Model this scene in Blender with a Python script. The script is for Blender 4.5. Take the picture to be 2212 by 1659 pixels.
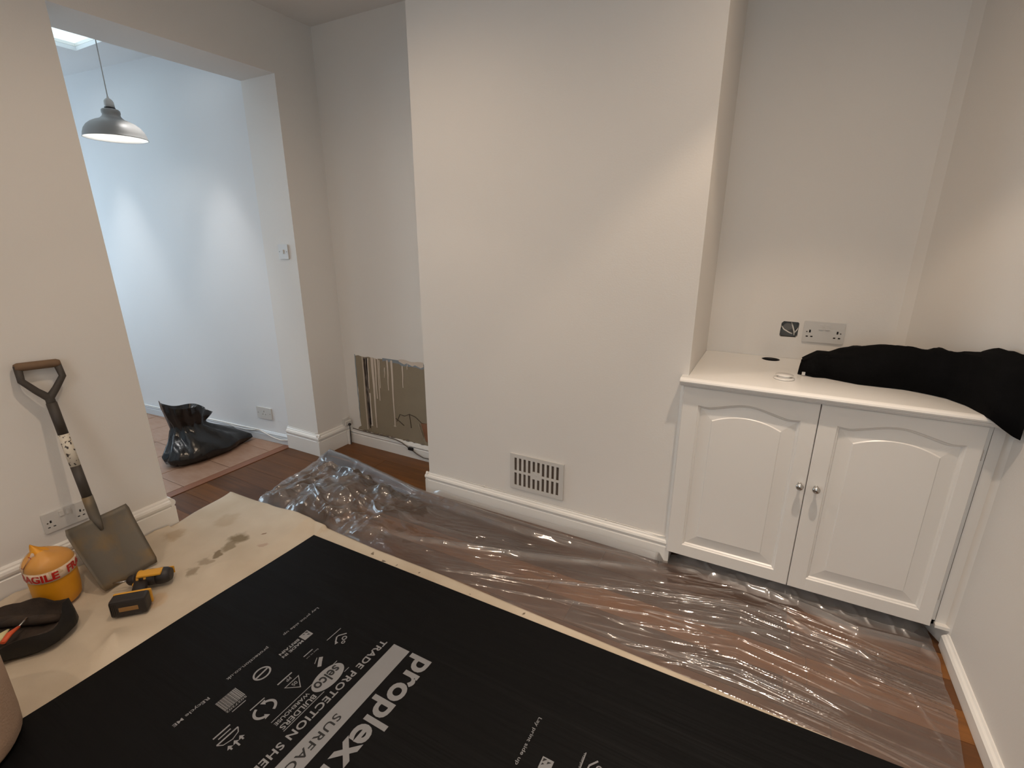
import bpy, bmesh, math, random
import numpy as np
from mathutils import Vector, Matrix

for o in list(bpy.data.objects):
    bpy.data.objects.remove(o)
SC = bpy.context.scene
COL = SC.collection
R = math.radians

# ------------------------------------------------------------------ camera
CAM_H = 1.42
FPX = 1051.14
yaw, pitch, roll = R(28.249), R(16.742), R(0.124)
cam = bpy.data.cameras.new('camera')
cam.sensor_width = 36.0
cam.sensor_fit = 'HORIZONTAL'
cam.lens = FPX / 2212.0 * 36.0
cam.clip_start = 0.02
camo = bpy.data.objects.new('camera', cam)
COL.objects.link(camo)
fwd = Vector((-math.sin(yaw) * math.cos(pitch), math.cos(yaw) * math.cos(pitch), -math.sin(pitch)))
rgt = Vector((math.cos(yaw), math.sin(yaw), 0))
upv = rgt.cross(fwd)
c_, s_ = math.cos(roll), math.sin(roll)
rx, ux = c_ * rgt + s_ * upv, -s_ * rgt + c_ * upv
mw = Matrix((rx, ux, -fwd)).transposed().to_4x4()
mw.translation = (0, 0, CAM_H)
camo.matrix_world = mw
SC.camera = camo

# ------------------------------------------------------------------ world, lights, exposure
SC.view_settings.view_transform = 'Standard'
SC.view_settings.look = 'None'
SC.view_settings.exposure = 0.22
SC.view_settings.gamma = 1.0
SC.view_settings.use_curve_mapping = False
SC.cycles.use_denoising = True
SC.cycles.max_bounces = 7
SC.cycles.diffuse_bounces = 4
SC.cycles.glossy_bounces = 3
SC.cycles.transparent_max_bounces = 12
SC.cycles.use_adaptive_sampling = True
SC.cycles.adaptive_threshold = 0.08
SC.cycles.adaptive_min_samples = 16
SC.cycles.sample_clamp_indirect = 6.0

W = bpy.data.worlds.new('overcast_sky')
SC.world = W
W.use_nodes = True
bg = W.node_tree.nodes['Background']
bg.inputs[0].default_value = (0.80, 0.95, 1.0, 1)
bg.inputs[1].default_value = 1.6

CEIL = 2.58
FCEIL = 2.50
WARM = (1.0, 0.775, 0.575)
DAY_FAR, DAY_BACK = 20.0, 8.0


def spot(name, loc, power, color, size, blend, radius=0.022):
    L = bpy.data.lights.new(name, 'SPOT')
    L.energy = power
    L.color = color
    L.spot_size = R(size)
    L.spot_blend = blend
    L.shadow_soft_size = radius
    o = bpy.data.objects.new(name, L)
    o.location = loc
    COL.objects.link(o)
    return o


def area(name, loc, rot, sx, sy, power, color):
    L = bpy.data.lights.new(name, 'AREA')
    L.shape = 'RECTANGLE'
    L.size, L.size_y = sx, sy
    L.energy = power
    L.color = color
    o = bpy.data.objects.new(name, L)
    o.location = loc
    o.rotation_euler = rot
    COL.objects.link(o)
    return o


# ceiling downlights: bright centre of the beam, its outer cone, and the weak spill
for X, Y, kc, kb, ks in ((0.12, 1.47, 70, 19, 13), (-0.85, 0.15, 8, 14, 18), (0.13, 0.15, 6, 4, 6), (-1.50, 1.10, 3, 5, 27), (-1.70, -0.75, 6, 10, 9), (-0.85, -1.29, 8, 13, 15), (0.13, -1.29, 8, 8, 10)):  # the fourth one is an added lamp that brightens the left alcove
    spot('downlight_centre', (X, Y, CEIL - 0.02), kc, (1.0, 0.84, 0.70), 54, 1.0)
    spot('downlight_beam', (X, Y, CEIL - 0.02), kb, WARM, 88, 0.30)
    spot('downlight_spill', (X, Y, CEIL - 0.02), ks, WARM, 168, 1.0)
for X, Y, kb, ks in ((-4.22, 1.67, 30, 0.8), (-3.18, 1.74, 30, 0.8), (-4.45, 0.3, 24, 13), (-3.18, 0.3, 16, 10)):
    spot('far_downlight_beam', (X, Y, FCEIL - 0.02), kb, (1.0, 0.97, 0.94), 48, 0.7)
    spot('far_downlight_spill', (X, Y, FCEIL - 0.02), ks, (1.0, 0.97, 0.94), 165, 1.0)
# daylight through the far room's window (end wall) and the window behind the photographer
area('far_window_daylight', (-5.55, 0.75, 1.45), (0, R(-90), 0), 1.3, 1.4, DAY_FAR, (0.62, 0.82, 1.0))
area('back_window_daylight', (-0.2, -2.12, 1.5), (R(90), 0, 0), 1.5, 1.3, DAY_BACK, (0.75, 0.87, 1.0))

# ------------------------------------------------------------------ helpers


class MB:
    def __init__(self):
        self.v, self.f, self.s = [], [], []

    def add(self, vs, fs, smooth=False):
        b = len(self.v)
        self.v += [tuple(map(float, p)) for p in vs]
        self.f += [tuple(b + i for i in f) for f in fs]
        self.s += [smooth] * len(fs)
        return self

    def box(self, x0, x1, y0, y1, z0, z1, bev=0.0):
        if bev <= 0:
            vs = [(x, y, z) for x in (x0, x1) for y in (y0, y1) for z in (z0, z1)]
            fs = [(0, 1, 3, 2), (4, 6, 7, 5), (0, 4, 5, 1), (2, 3, 7, 6), (0, 2, 6, 4), (1, 5, 7, 3)]
            return self.add(vs, fs)
        bm = bmesh.new()
        bmesh.ops.create_cube(bm, size=1.0)
        for v in bm.verts:
            v.co = Vector(((x0 + x1) / 2 + v.co.x * (x1 - x0), (y0 + y1) / 2 + v.co.y * (y1 - y0), (z0 + z1) / 2 + v.co.z * (z1 - z0)))
        bmesh.ops.bevel(bm, geom=list(bm.edges), offset=bev, segments=2, affect='EDGES', profile=0.6)
        return self.bm(bm)

    def bm(self, bm, smooth=False, xf=None):
        bm.verts.index_update()
        vs = [v.co.copy() if xf is None else xf @ v.co for v in bm.verts]
        fs = [[v.index for v in f.verts] for f in bm.faces]
        bm.free()
        return self.add(vs, fs, smooth)

    def extrude(self, poly, fn, w0, w1, smooth=False):
        """polygon in (a,b) pushed from w0 to w1; fn(a,b,w)->xyz"""
        n = len(poly)
        vs = [fn(a, b, w0) for a, b in poly] + [fn(a, b, w1) for a, b in poly]
        self.add(vs, [(i, (i + 1) % n, n + (i + 1) % n, n + i) for i in range(n)], smooth)
        self.add([fn(a, b, w0) for a, b in poly], [tuple(range(n))[::-1]])
        self.add([fn(a, b, w1) for a, b in poly], [tuple(range(n))])
        return self

    def holed(self, outer, holes, fn, w0, w1):
        """plate with through holes"""
        bm = bmesh.new()
        loops = []
        for lp in [outer] + holes:
            vs = [bm.verts.new((a, b, 0)) for a, b in lp]
            for i in range(len(vs)):
                bm.edges.new((vs[i], vs[(i + 1) % len(vs)]))
        bmesh.ops.triangle_fill(bm, use_beauty=True, use_dissolve=False, edges=list(bm.edges))
        bm.verts.index_update()
        pts = [(v.co.x, v.co.y) for v in bm.verts]
        tris = [[v.index for v in f.verts] for f in bm.faces]
        bm.free()
        self.add([fn(a, b, w0) for a, b in pts], tris)
        self.add([fn(a, b, w1) for a, b in pts], tris)
        for lp in [outer] + holes:
            n = len(lp)
            self.add([fn(a, b, w0) for a, b in lp] + [fn(a, b, w1) for a, b in lp], [(i, (i + 1) % n, n + (i + 1) % n, n + i) for i in range(n)])
        return self

    def tube(self, path, r, n=8, caps=True, smooth=True, flat=1.0):
        P = [Vector(p) for p in path]
        rr = r if isinstance(r, (list, tuple)) else [r] * len(P)
        rings = []
        ref = None
        for i, p in enumerate(P):
            t = (P[min(i + 1, len(P) - 1)] - P[max(i - 1, 0)]).normalized()
            if ref is None:
                ref = Vector((0, 0, 1)) if abs(t.z) < 0.9 else Vector((1, 0, 0))
            a = t.cross(ref).normalized()
            b = a.cross(t).normalized()
            ref = b
            rings.append([p + rr[i] * (math.cos(2 * math.pi * k / n) * a + flat * math.sin(2 * math.pi * k / n) * b) for k in range(n)])
        self.loft(rings, caps, smooth)
        return self

    def loft(self, rings, caps=True, smooth=True, closed=True):
        n = len(rings[0])
        vs = [p for r in rings for p in r]
        fs = []
        for i in range(len(rings) - 1):
            for k in range(n if closed else n - 1):
                k2 = (k + 1) % n
                fs.append((i * n + k, i * n + k2, (i + 1) * n + k2, (i + 1) * n + k))
        self.add(vs, fs, smooth)
        if caps:
            self.add(rings[0], [tuple(range(n))[::-1]])
            self.add(rings[-1], [tuple(range(n))])
        return self

    def lathe(self, prof, c, n=28, caps=False, smooth=True, fn=None):
        rings = []
        for r, z in prof:
            rings.append([(c[0] + r * math.cos(2 * math.pi * k / n), c[1] + r * math.sin(2 * math.pi * k / n), c[2] + z) for k in range(n)])
        return self.loft(rings, caps, smooth)

    def ball(self, c, r, sx=1, sy=1, sz=1, sub=2):
        bm = bmesh.new()
        bmesh.ops.create_icosphere(bm, subdivisions=sub, radius=r)
        for v in bm.verts:
            v.co = Vector((c[0] + v.co.x * sx, c[1] + v.co.y * sy, c[2] + v.co.z * sz))
        return self.bm(bm, True)

    def xform(self, M):
        self.v = [tuple(M @ Vector(p)) for p in self.v]
        return self

    def build(self, name, mat, parent=None, fix=True):
        me = bpy.data.meshes.new(name)
        off = Vector((0, 0, 0))
        if parent is not None:
            off = parent.matrix_basis.translation.copy()
            if parent.parent is not None:
                off += parent.parent.matrix_basis.translation
        me.from_pydata([(p[0] - off.x, p[1] - off.y, p[2] - off.z) for p in self.v], [], self.f)
        me.polygons.foreach_set('use_smooth', self.s)
        if fix:
            bm = bmesh.new()
            bm.from_mesh(me)
            bmesh.ops.remove_doubles(bm, verts=bm.verts, dist=1e-5)
            bmesh.ops.recalc_face_normals(bm, faces=bm.faces)
            bm.to_mesh(me)
            bm.free()
        me.materials.append(mat)
        me.update()
        o = bpy.data.objects.new(name, me)
        COL.objects.link(o)
        o.parent = parent
        return o


def tag(o, label=None, cat=None, group=None, kind=None):
    if label: o['label'] = label
    if cat: o['category'] = cat
    if group: o['group'] = group
    if kind: o['kind'] = kind
    return o


def thing(name, loc, label, cat, group=None, kind=None):
    o = bpy.data.objects.new(name, None)
    o.empty_display_size = 0.05
    o.location = loc
    COL.objects.link(o)
    return tag(o, label, cat, group, kind)


def struct(o, label=None):
    return tag(o, label=label, kind='structure')


def srgb(r, g, b):
    f = lambda c: (c / 255 / 12.92) if c / 255 <= 0.04045 else ((c / 255 + 0.055) / 1.055) ** 2.4
    return (f(r), f(g), f(b))


def mat(name, col, rough=0.6, metal=0.0, var=0.0, vscale=4.0, bump=0.0, bscale=60.0, col2=None, spec=0.5, alpha=None, stretch=None, trans=0.0, rand=0.0, detail=4.0, thresh=None):
    m = bpy.data.materials.new(name)
    m.use_nodes = True
    nt = m.node_tree
    p = nt.nodes['Principled BSDF']
    p.inputs['Base Color'].default_value = (*col, 1)
    p.inputs['Roughness'].default_value = rough
    p.inputs['Metallic'].default_value = metal
    p.inputs['Specular IOR Level'].default_value = spec
    if trans:
        p.inputs['Transmission Weight'].default_value = trans
    if alpha is not None:
        p.inputs['Alpha'].default_value = alpha
    tc = nt.nodes.new('ShaderNodeTexCoord')
    mp = nt.nodes.new('ShaderNodeMapping')
    nt.links.new(tc.outputs['Object'], mp.inputs[0])
    if stretch: mp.inputs['Scale'].default_value = stretch
    last = None
    if var or col2:
        n = nt.nodes.new('ShaderNodeTexNoise')
        n.inputs['Scale'].default_value = vscale
        n.inputs['Detail'].default_value = detail
        nt.links.new(mp.outputs[0], n.inputs[0])
        fac = n.outputs[0]
        if thresh:
            mr = nt.nodes.new('ShaderNodeMapRange')
            mr.inputs[1].default_value, mr.inputs[2].default_value = thresh
            nt.links.new(fac, mr.inputs[0])
            fac = mr.outputs[0]
        mx = nt.nodes.new('ShaderNodeMix')
        mx.data_type = 'RGBA'
        c2 = col2 if col2 else tuple(min(1, c * (1 + var)) for c in col)
        c1 = col if col2 else tuple(c * (1 - var) for c in col)
        mx.inputs[6].default_value = (*c1, 1)
        mx.inputs[7].default_value = (*c2, 1)
        nt.links.new(fac, mx.inputs[0])
        last = mx.outputs[2]
    if rand:
        oi = nt.nodes.new('ShaderNodeObjectInfo')
        hs = nt.nodes.new('ShaderNodeHueSaturation')
        mr = nt.nodes.new('ShaderNodeMapRange')
        mr.inputs[3].default_value, mr.inputs[4].default_value = 1 - rand, 1 + rand
        nt.links.new(oi.outputs['Random'], mr.inputs[0])
        nt.links.new(mr.outputs[0], hs.inputs['Value'])
        if last: nt.links.new(last, hs.inputs['Color'])
        else: hs.inputs['Color'].default_value = (*col, 1)
        last = hs.outputs[0]
    if last: nt.links.new(last, p.inputs['Base Color'])
    if bump:
        n2 = nt.nodes.new('ShaderNodeTexNoise')
        n2.inputs['Scale'].default_value = bscale
        n2.inputs['Detail'].default_value = 3
        nt.links.new(mp.outputs[0], n2.inputs[0])
        b = nt.nodes.new('ShaderNodeBump')
        b.inputs['Strength'].default_value = bump
        b.inputs['Distance'].default_value = 0.01
        nt.links.new(n2.outputs[0], b.inputs['Height'])
        nt.links.new(b.outputs[0], p.inputs['Normal'])
    return m


def vnoise(x, y, seed=0):
    x = np.asarray(x, float); y = np.asarray(y, float)
    xi = np.floor(x).astype(np.int64); yi = np.floor(y).astype(np.int64)
    xf, yf = x - xi, y - yi
    xf = xf * xf * (3 - 2 * xf); yf = yf * yf * (3 - 2 * yf)

    def h(a, b):
        n = (a * 374761393 + b * 668265263 + seed * 1274126177) & 0x7fffffff
        n = ((n ^ (n >> 13)) * 1274126177) & 0x7fffffff
        n = (n ^ (n >> 16)) & 0x7fffffff
        return (n % 100003) / 100003.0
    return (h(xi, yi) * (1 - xf) + h(xi + 1, yi) * xf) * (1 - yf) + (h(xi, yi + 1) * (1 - xf) + h(xi + 1, yi + 1) * xf) * yf


def ridged(x, y, seed=0):
    return 1 - np.abs(2 * vnoise(x, y, seed) - 1)


def grid_mesh(name, X, Y, Z, m, parent=None, smooth=True, solid=0.0):
    nv, nu = X.shape
    co = np.stack([X, Y, Z], -1).reshape(-1, 3)
    idx = np.arange(nu * nv).reshape(nv, nu)
    q = np.stack([idx[:-1, :-1], idx[:-1, 1:], idx[1:, 1:], idx[1:, :-1]], -1).reshape(-1, 4)
    me = bpy.data.meshes.new(name)
    me.from_pydata(co.tolist(), [], q.tolist())
    me.polygons.foreach_set('use_smooth', [smooth] * len(me.polygons))
    me.materials.append(m)
    me.update()
    o = bpy.data.objects.new(name, me)
    COL.objects.link(o)
    o.parent = parent
    if solid:
        md = o.modifiers.new('thickness', 'SOLIDIFY')
        md.thickness = solid
        md.offset = -1
    return o


def rrect(x0, x1, y0, y1, r, n=4):
    pts = []
    for cx, cy, a0 in ((x1 - r, y1 - r, 0), (x0 + r, y1 - r, 90), (x0 + r, y0 + r, 180), (x1 - r, y0 + r, 270)):
        for k in range(n + 1):
            a = R(a0 + 90 * k / n)
            pts.append((cx + r * math.cos(a), cy + r * math.sin(a)))
    return pts


def circ(cx, cy, rx, ry=None, n=24):
    ry = rx if ry is None else ry
    return [(cx + rx * math.cos(2 * math.pi * k / n), cy + ry * math.sin(2 * math.pi * k / n)) for k in range(n)]


# ------------------------------------------------------------------ materials
M = {}
M['wall'] = mat('warm_white_emulsion', (0.74, 0.715, 0.68), 0.62, bump=0.05, bscale=140, var=0.015, vscale=1.5, spec=0.3)
M['ceil'] = mat('ceiling_emulsion', (0.76, 0.74, 0.72), 0.75, spec=0.2, var=0.01, vscale=2)
M['farwall'] = mat('cool_white_emulsion', (0.74, 0.75, 0.76), 0.6, bump=0.04, bscale=140, var=0.015, vscale=2, spec=0.3)
M['gloss'] = mat('white_gloss_paint', (0.80, 0.785, 0.75), 0.28, bump=0.03, bscale=30, spec=0.5, var=0.015, vscale=3)
M['fargrey'] = mat('grey_white_skirting_paint', (0.62, 0.65, 0.68), 0.4, var=0.03, vscale=5)
M['door'] = mat('white_satin_door_paint', (0.77, 0.75, 0.715), 0.33, bump=0.015, bscale=40, spec=0.5, var=0.01, vscale=3)
M['plastic'] = mat('white_plastic', (0.60, 0.585, 0.56), 0.35, var=0.01, vscale=20)
M['dark'] = mat('dark_recess', (0.012, 0.011, 0.010), 0.8, var=0.2, vscale=10)
M['base'] = mat('dark_subfloor', (0.03, 0.02, 0.015), 0.9, var=0.2, vscale=5)
M['black'] = mat('black_plastic', (0.012, 0.012, 0.013), 0.45, var=0.15, vscale=20)


def wood_mat():
    m = bpy.data.materials.new('oiled_oak_plank')
    m.use_nodes = True
    nt = m.node_tree
    p = nt.nodes['Principled BSDF']
    N, L = nt.nodes.new, nt.links.new
    tc = N('ShaderNodeTexCoord'); oi = N('ShaderNodeObjectInfo')
    geo = N('ShaderNodeNewGeometry')
    add = N('ShaderNodeVectorMath'); add.operation = 'ADD'
    sc = N('ShaderNodeVectorMath'); sc.operation = 'SCALE'; sc.inputs[3].default_value = 37.0
    comb = N('ShaderNodeCombineXYZ')
    L(oi.outputs['Random'], comb.inputs[0]); L(oi.outputs['Random'], comb.inputs[1])
    L(comb.outputs[0], sc.inputs[0])
    L(geo.outputs['Position'], add.inputs[0]); L(sc.outputs[0], add.inputs[1])
    mp = N('ShaderNodeMapping'); mp.inputs['Scale'].default_value = (1.2, 22, 1)
    L(add.outputs[0], mp.inputs[0])
    n1 = N('ShaderNodeTexNoise'); n1.inputs['Scale'].default_value = 2.2; n1.inputs['Detail'].default_value = 6; n1.inputs['Distortion'].default_value = 0.6
    L(mp.outputs[0], n1.inputs[0])
    mp2 = N('ShaderNodeMapping'); mp2.inputs['Scale'].default_value = (2.5, 5, 1)
    L(add.outputs[0], mp2.inputs[0])
    n2 = N('ShaderNodeTexNoise'); n2.inputs['Scale'].default_value = 2.0; n2.inputs['Detail'].default_value = 3
    L(mp2.outputs[0], n2.inputs[0])
    r1 = N('ShaderNodeValToRGB')
    e = r1.color_ramp.elements
    e[0].position = 0.0; e[0].color = (*srgb(60, 37, 19), 1)
    e[1].position = 1.0; e[1].color = (*srgb(150, 98, 46), 1)
    k = r1.color_ramp.elements.new(0.5); k.color = (*srgb(106, 67, 33), 1)
    mm = N('ShaderNodeMath'); mm.operation = 'MULTIPLY_ADD'; mm.inputs[1].default_value = 0.55; mm.inputs[2].default_value = 0.0
    L(n1.outputs[0], mm.inputs[0])
    m2 = N('ShaderNodeMath'); m2.operation = 'MULTIPLY_ADD'; m2.inputs[1].default_value = 0.30
    L(n2.outputs[0], m2.inputs[0]); L(mm.outputs[0], m2.inputs[2])
    m3 = N('ShaderNodeMath'); m3.operation = 'MULTIPLY_ADD'; m3.inputs[1].default_value = 0.62; 
    m4 = N('ShaderNodeMath'); m4.operation = 'SUBTRACT'; m4.inputs[1].default_value = 0.28
    L(oi.outputs['Random'], m3.inputs[0]); L(m2.outputs[0], m3.inputs[2]); L(m3.outputs[0], m4.inputs[0])
    L(m4.outputs[0], r1.inputs[0])
    L(r1.outputs[0], p.inputs['Base Color'])
    p.inputs['Roughness'].default_value = 0.40
    p.inputs['Specular IOR Level'].default_value = 0.32
    b = N('ShaderNodeBump'); b.inputs['Strength'].default_value = 0.12; b.inputs['Distance'].default_value = 0.004
    L(n1.outputs[0], b.inputs['Height']); L(b.outputs[0], p.inputs['Normal'])
    return m


M['wood'] = wood_mat()

# ------------------------------------------------------------------ room shell
XL, XLO = -2.577, -2.87          # left wall, room face and far-room face
YJ = 2.052                       # far jamb of the opening
YB = 2.015                       # chimney breast face
YA = 2.335                       # left alcove back wall
YR = 2.54                        # right alcove back wall
XB0, XB1 = -1.622, -0.268        # chimney breast edges
XR = 0.715                       # right wall
YBACK = -2.2
LINT = 2.272

yz = lambda a, b, w: (w, a, b)
xz = lambda a, b, w: (a, w, b)
xy = lambda a, b, w: (a, b, w)

b = MB()
b.extrude([(YBACK, 0), (1.110, 0), (1.076, LINT), (YJ, LINT + 0.004), (YJ, 0), (YA + 0.3, 0), (YA + 0.3, CEIL), (YBACK, CEIL)], yz, XLO, XL)
struct(b.build('wall_left', M['wall']), 'off-white wall with a wide doorless opening to the next room')
# left alcove back wall
b = MB(); b.box(XL, XB0 + 0.1, YA, YA + 0.3, 0, CEIL)
wall_alc = struct(b.build('wall_left_alcove', M['wall']), 'off-white alcove wall with a bare plaster patch low down')
b = MB(); b.box(XB0, XB1, YB, YR + 0.3, 0, CEIL)
struct(b.build('wall_chimney_breast', M['wall']), 'off-white projecting chimney breast')
# right alcove back wall with a cut-out for the back box
BX0, BX1, BZ0, BZ1 = 0.037, 0.109, 0.985, 1.056
b = MB()
b.holed([(XB1, 0), (0.60, 0), (0.60, CEIL), (XB1, CEIL)], [[(BX0, BZ0 + .004), (BX0 + .006, BZ0), (BX1 - .006, BZ0 + .001), (BX1, BZ0 + .008), (BX1 + .001, BZ1 - .006), (BX1 - .004, BZ1), (BX0 + .01, BZ1 + .001), (BX0 + .002, BZ1 - .008)]], xz, YR, YR + 0.05)
b.box(XB1, 0.60, YR + 0.05, YR + 0.3, 0, CEIL)
struct(b.build('wall_right_alcove', M['wall']), 'off-white alcove wall behind the cupboard')
# right wall: straight, then canted back into the alcove, with a filled corner
b = MB()
b.box(XR, 1.0, YBACK, 1.98, 0, CEIL)
struct(b.build('wall_right', M['wall']), 'off-white wall beside the cupboard')
b = MB()
b.extrude([(XR, 1.98), (0.495, 2.505), (0.462, YR), (0.462, YR + 0.3), (1.0, YR + 0.3), (1.0, 1.98)], xy, 0, CEIL)
struct(b.build('wall_right_splay', M['wall']), 'off-white splayed alcove wall behind the black garment')
b = MB()
b.holed([(XLO, 0), (1.0, 0), (1.0, CEIL), (XLO, CEIL)], [[(-0.95, 0.85), (0.55, 0.85), (0.55, 2.15), (-0.95, 2.15)]], xz, YBACK - 0.2, YBACK)
struct(b.build('wall_front', M['wall']), 'off-white wall behind the viewpoint with a window')
b = MB(); b.box(-3.0, 1.0, YBACK - .2, YR + .3, CEIL, CEIL + 0.12)
struct(b.build('ceiling', M['ceil']), 'white ceiling of the main room')

# far room shell
FY0, FY1, FX = 2.072, 1.868, -5.6
b = MB()
b.extrude([(XLO, FY0), (FX, FY1), (FX, 2.5), (XLO, 2.5)], xy, 0, FCEIL)
struct(b.build('wall_far_room', M['farwall']), 'cool white wall of the next room')
b = MB()
b.holed([(-1.0, 0), (2.5, 0), (2.5, FCEIL), (-1.0, FCEIL)], [[(0.1, 0.75), (1.4, 0.75), (1.4, 2.15), (0.1, 2.15)]], yz, FX - 0.2, FX)
struct(b.build('wall_far_room_end', M['farwall']), 'end wall of the next room with a window')
b = MB(); b.box(FX - .2, XLO, -1.2, -1.0, 0, FCEIL)
struct(b.build('wall_far_room_side', M['farwall']), 'side wall of the next room')
SX0, SX1, SY0, SY1 = -3.945, -3.62, 0.75, 1.748
b = MB()
b.holed([(FX - .2, -1.2), (XLO, -1.2), (XLO, 2.5), (FX - .2, 2.5)], [[(SX0, SY0), (SX1, SY0), (SX1, SY1), (SX0, SY1)]], xy, FCEIL, FCEIL + 0.022)
struct(b.build('ceiling_far_room', M['farwall']), 'white ceiling of the next room with a skylight')
w = thing('window_1', ((SX0 + SX1) / 2, (SY0 + SY1) / 2, FCEIL + .02), 'bright rooflight in the next room ceiling', None, kind='structure')
b = MB()
b.holed([(SX0 - .03, SY0 - .03), (SX1 + .03, SY0 - .03), (SX1 + .03, SY1 + .03), (SX0 - .03, SY1 + .03)], [[(SX0, SY0), (SX1, SY0), (SX1, SY1), (SX0, SY1)]], xy, FCEIL + .023, FCEIL + .04)
b.build('window_frame', M['gloss'], w)


def glass_mat(name, tint=(0.95, 0.98, 1.0)):
    m = bpy.data.materials.new(name)
    m.use_nodes = True
    nt = m.node_tree
    N, L = nt.nodes.new, nt.links.new
    nt.nodes.remove(nt.nodes['Principled BSDF'])
    tr = N('ShaderNodeBsdfTransparent'); tr.inputs[0].default_value = (*tint, 1)
    gl = N('ShaderNodeBsdfGlossy'); gl.inputs['Roughness'].default_value = 0.02
    mx = N('ShaderNodeMixShader'); mx.inputs[0].default_value = .05
    L(tr.outputs[0], mx.inputs[1]); L(gl.outputs[0], mx.inputs[2])
    L(mx.outputs[0], nt.nodes['Material Output'].inputs[0])
    return m


M['glass'] = glass_mat('window_glass')
b = MB(); b.box(SX0 - .01, SX1 + .01, SY0 - .01, SY1 + .01, FCEIL + .041, FCEIL + .046)
b.build('pane', M['glass'], w)
w = thing('window_2', (FX, .75, .75), 'window in the end wall of the next room', None, kind='structure')
b = MB(); b.holed([(.1, .75), (1.4, .75), (1.4, 2.15), (.1, 2.15)], [[(.16, .81), (.72, .81), (.72, 2.09), (.16, 2.09)], [(.78, .81), (1.34, .81), (1.34, 2.09), (.78, 2.09)]], yz, FX - .15, FX - .1)
b.build('window_frame', M['gloss'], w)
b = MB(); b.box(FX - .13, FX - .124, .15, 1.35, .8, 2.1); b.build('pane', M['glass'], w)
w = thing('window_3', (-.2, YBACK, .85), 'window behind the viewpoint', None, kind='structure')
b = MB(); b.holed([(-.95, .85), (.55, .85), (.55, 2.15), (-.95, 2.15)], [[(-.89, .91), (-.23, .91), (-.23, 2.09), (-.89, 2.09)], [(-.17, .91), (.49, .91), (.49, 2.09), (-.17, 2.09)]], xz, YBACK - .15, YBACK - .1)
b.build('window_frame', M['gloss'], w)
b = MB(); b.box(-.9, .5, YBACK - .13, YBACK - .124, .9, 2.1); b.build('pane', M['glass'], w)

# ------------------------------------------------------------------ floors: planks and tiles
random.seed(7)
fl = MB(); fl.box(XLO - .005, 1.0, YBACK - .2, YR + .1, -0.12, -0.013)
floor = struct(fl.build('floor', M['base']), 'dark brown oak plank floor')
plank = MB(); plank.box(0, 1, 0, 1, 0, 1)
pm = bpy.data.meshes.new('plank')
pm.from_pydata(plank.v, [], plank.f); pm.materials.append(M['wood']); pm.update()
PW = 0.125
row = 0
yy = 1.45 - PW * 30
known = {1.45: 0.196, 1.575: 0.268, 1.70: -2.48}
while yy < YR:
    xs = [XLO + 0.001]
    x = XLO - random.uniform(0, 1.1)
    ends = []
    kk = [v for k, v in known.items() if abs(k - yy) < .01]
    while x < XR:
        x += random.choice((0.75, 0.95, 1.2, 1.35))
        ends.append(x)
    if kk:
        d = min(ends, key=lambda e: abs(e - kk[0])) - kk[0]
        ends = [e - d for e in ends]
    ends = [e for e in ends if XLO + .15 < e < XR - .1]
    seq = [XLO + .001] + ends + [XR + .02]
    for i in range(len(seq) - 1):
        o = bpy.data.objects.new('plank', pm)
        dz = random.uniform(-.0004, .0004)
        o.location = (seq[i] + .0006, yy + .0006, -0.0125)
        o.scale = (seq[i + 1] - seq[i] - .0012, PW - .0012, 0.0125 + dz)
        o.parent = floor
        COL.objects.link(o)
    yy += PW

fl2 = MB(); fl2.box(FX - .1, XLO - .0055, -1.1, 2.3, -0.12, -0.012)
M['grout'] = mat('dark_grout', srgb(88, 70, 62), 0.9, var=0.2, vscale=30)
floor2 = struct(fl2.build('floor_far_room', M['grout']), 'terracotta tiled floor of the next room')
M['tile'] = mat('worn_terracotta_tile', srgb(144, 106, 82), 0.42, col2=srgb(168, 140, 120), vscale=7, stretch=(1.5, 5, 1), rand=0.10, bump=0.08, bscale=50, detail=6)
tm = bpy.data.meshes.new('tile')
tb = MB(); tb.box(0, .282, 0, .282, -.011, 0, bev=.003)
tm.from_pydata(tb.v, [], tb.f); tm.materials.append(M['tile']); tm.update()
for i in range(9):
    for j in range(-8, 3):
        o = bpy.data.objects.new('tile', tm)
        o.location = (-2.942 - .285 * (i + 1), 1.362 + .285 * j, random.uniform(-.0006, .0006))
        o.parent = floor2
        COL.objects.link(o)
M['strip'] = mat('dark_wood_threshold', srgb(128, 84, 60), 0.4, var=0.25, vscale=3, stretch=(20, 2, 1))
b = MB(); b.box(-2.938, XLO - .008, 1.0, 2.07, -.011, .002, bev=.002)
struct(b.build('trim_1', M['strip']), 'reddish brown threshold strip across the opening')


# ------------------------------------------------------------------ skirtings
def skirt(name, p0, p1, nrm, h, t=0.019, m=None, ext=0.0):
    """profile (depth,z) swept from p0 to p1; nrm points into the room"""
    p0, p1, n = Vector((*p0, 0)), Vector((*p1, 0)), Vector((*nrm, 0)).normalized()
    d = (p1 - p0).normalized()
    p0 -= d * ext; p1 += d * ext
    a = min(h * 0.36, 0.052)
    prof = [(0, 0.001), (t, 0.001), (t, h - a), (t * .78, h - a + .004), (t * .80, h - a + .008), (t * 1.12, h - a + .014), (t * 1.22, h - a * .52), (t * 1.05, h - a * .32), (t * .62, h - a * .24), (t * .55, h - a * .12), (t * .32, h), (0, h)]
    mb = MB()
    L_ = (p1 - p0).length
    mb.extrude(prof, lambda q, z, w: tuple(p0 + d * w + n * q + Vector((0, 0, z))), 0, L_)
    return struct(mb.build(name, m or M['gloss']))


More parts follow.
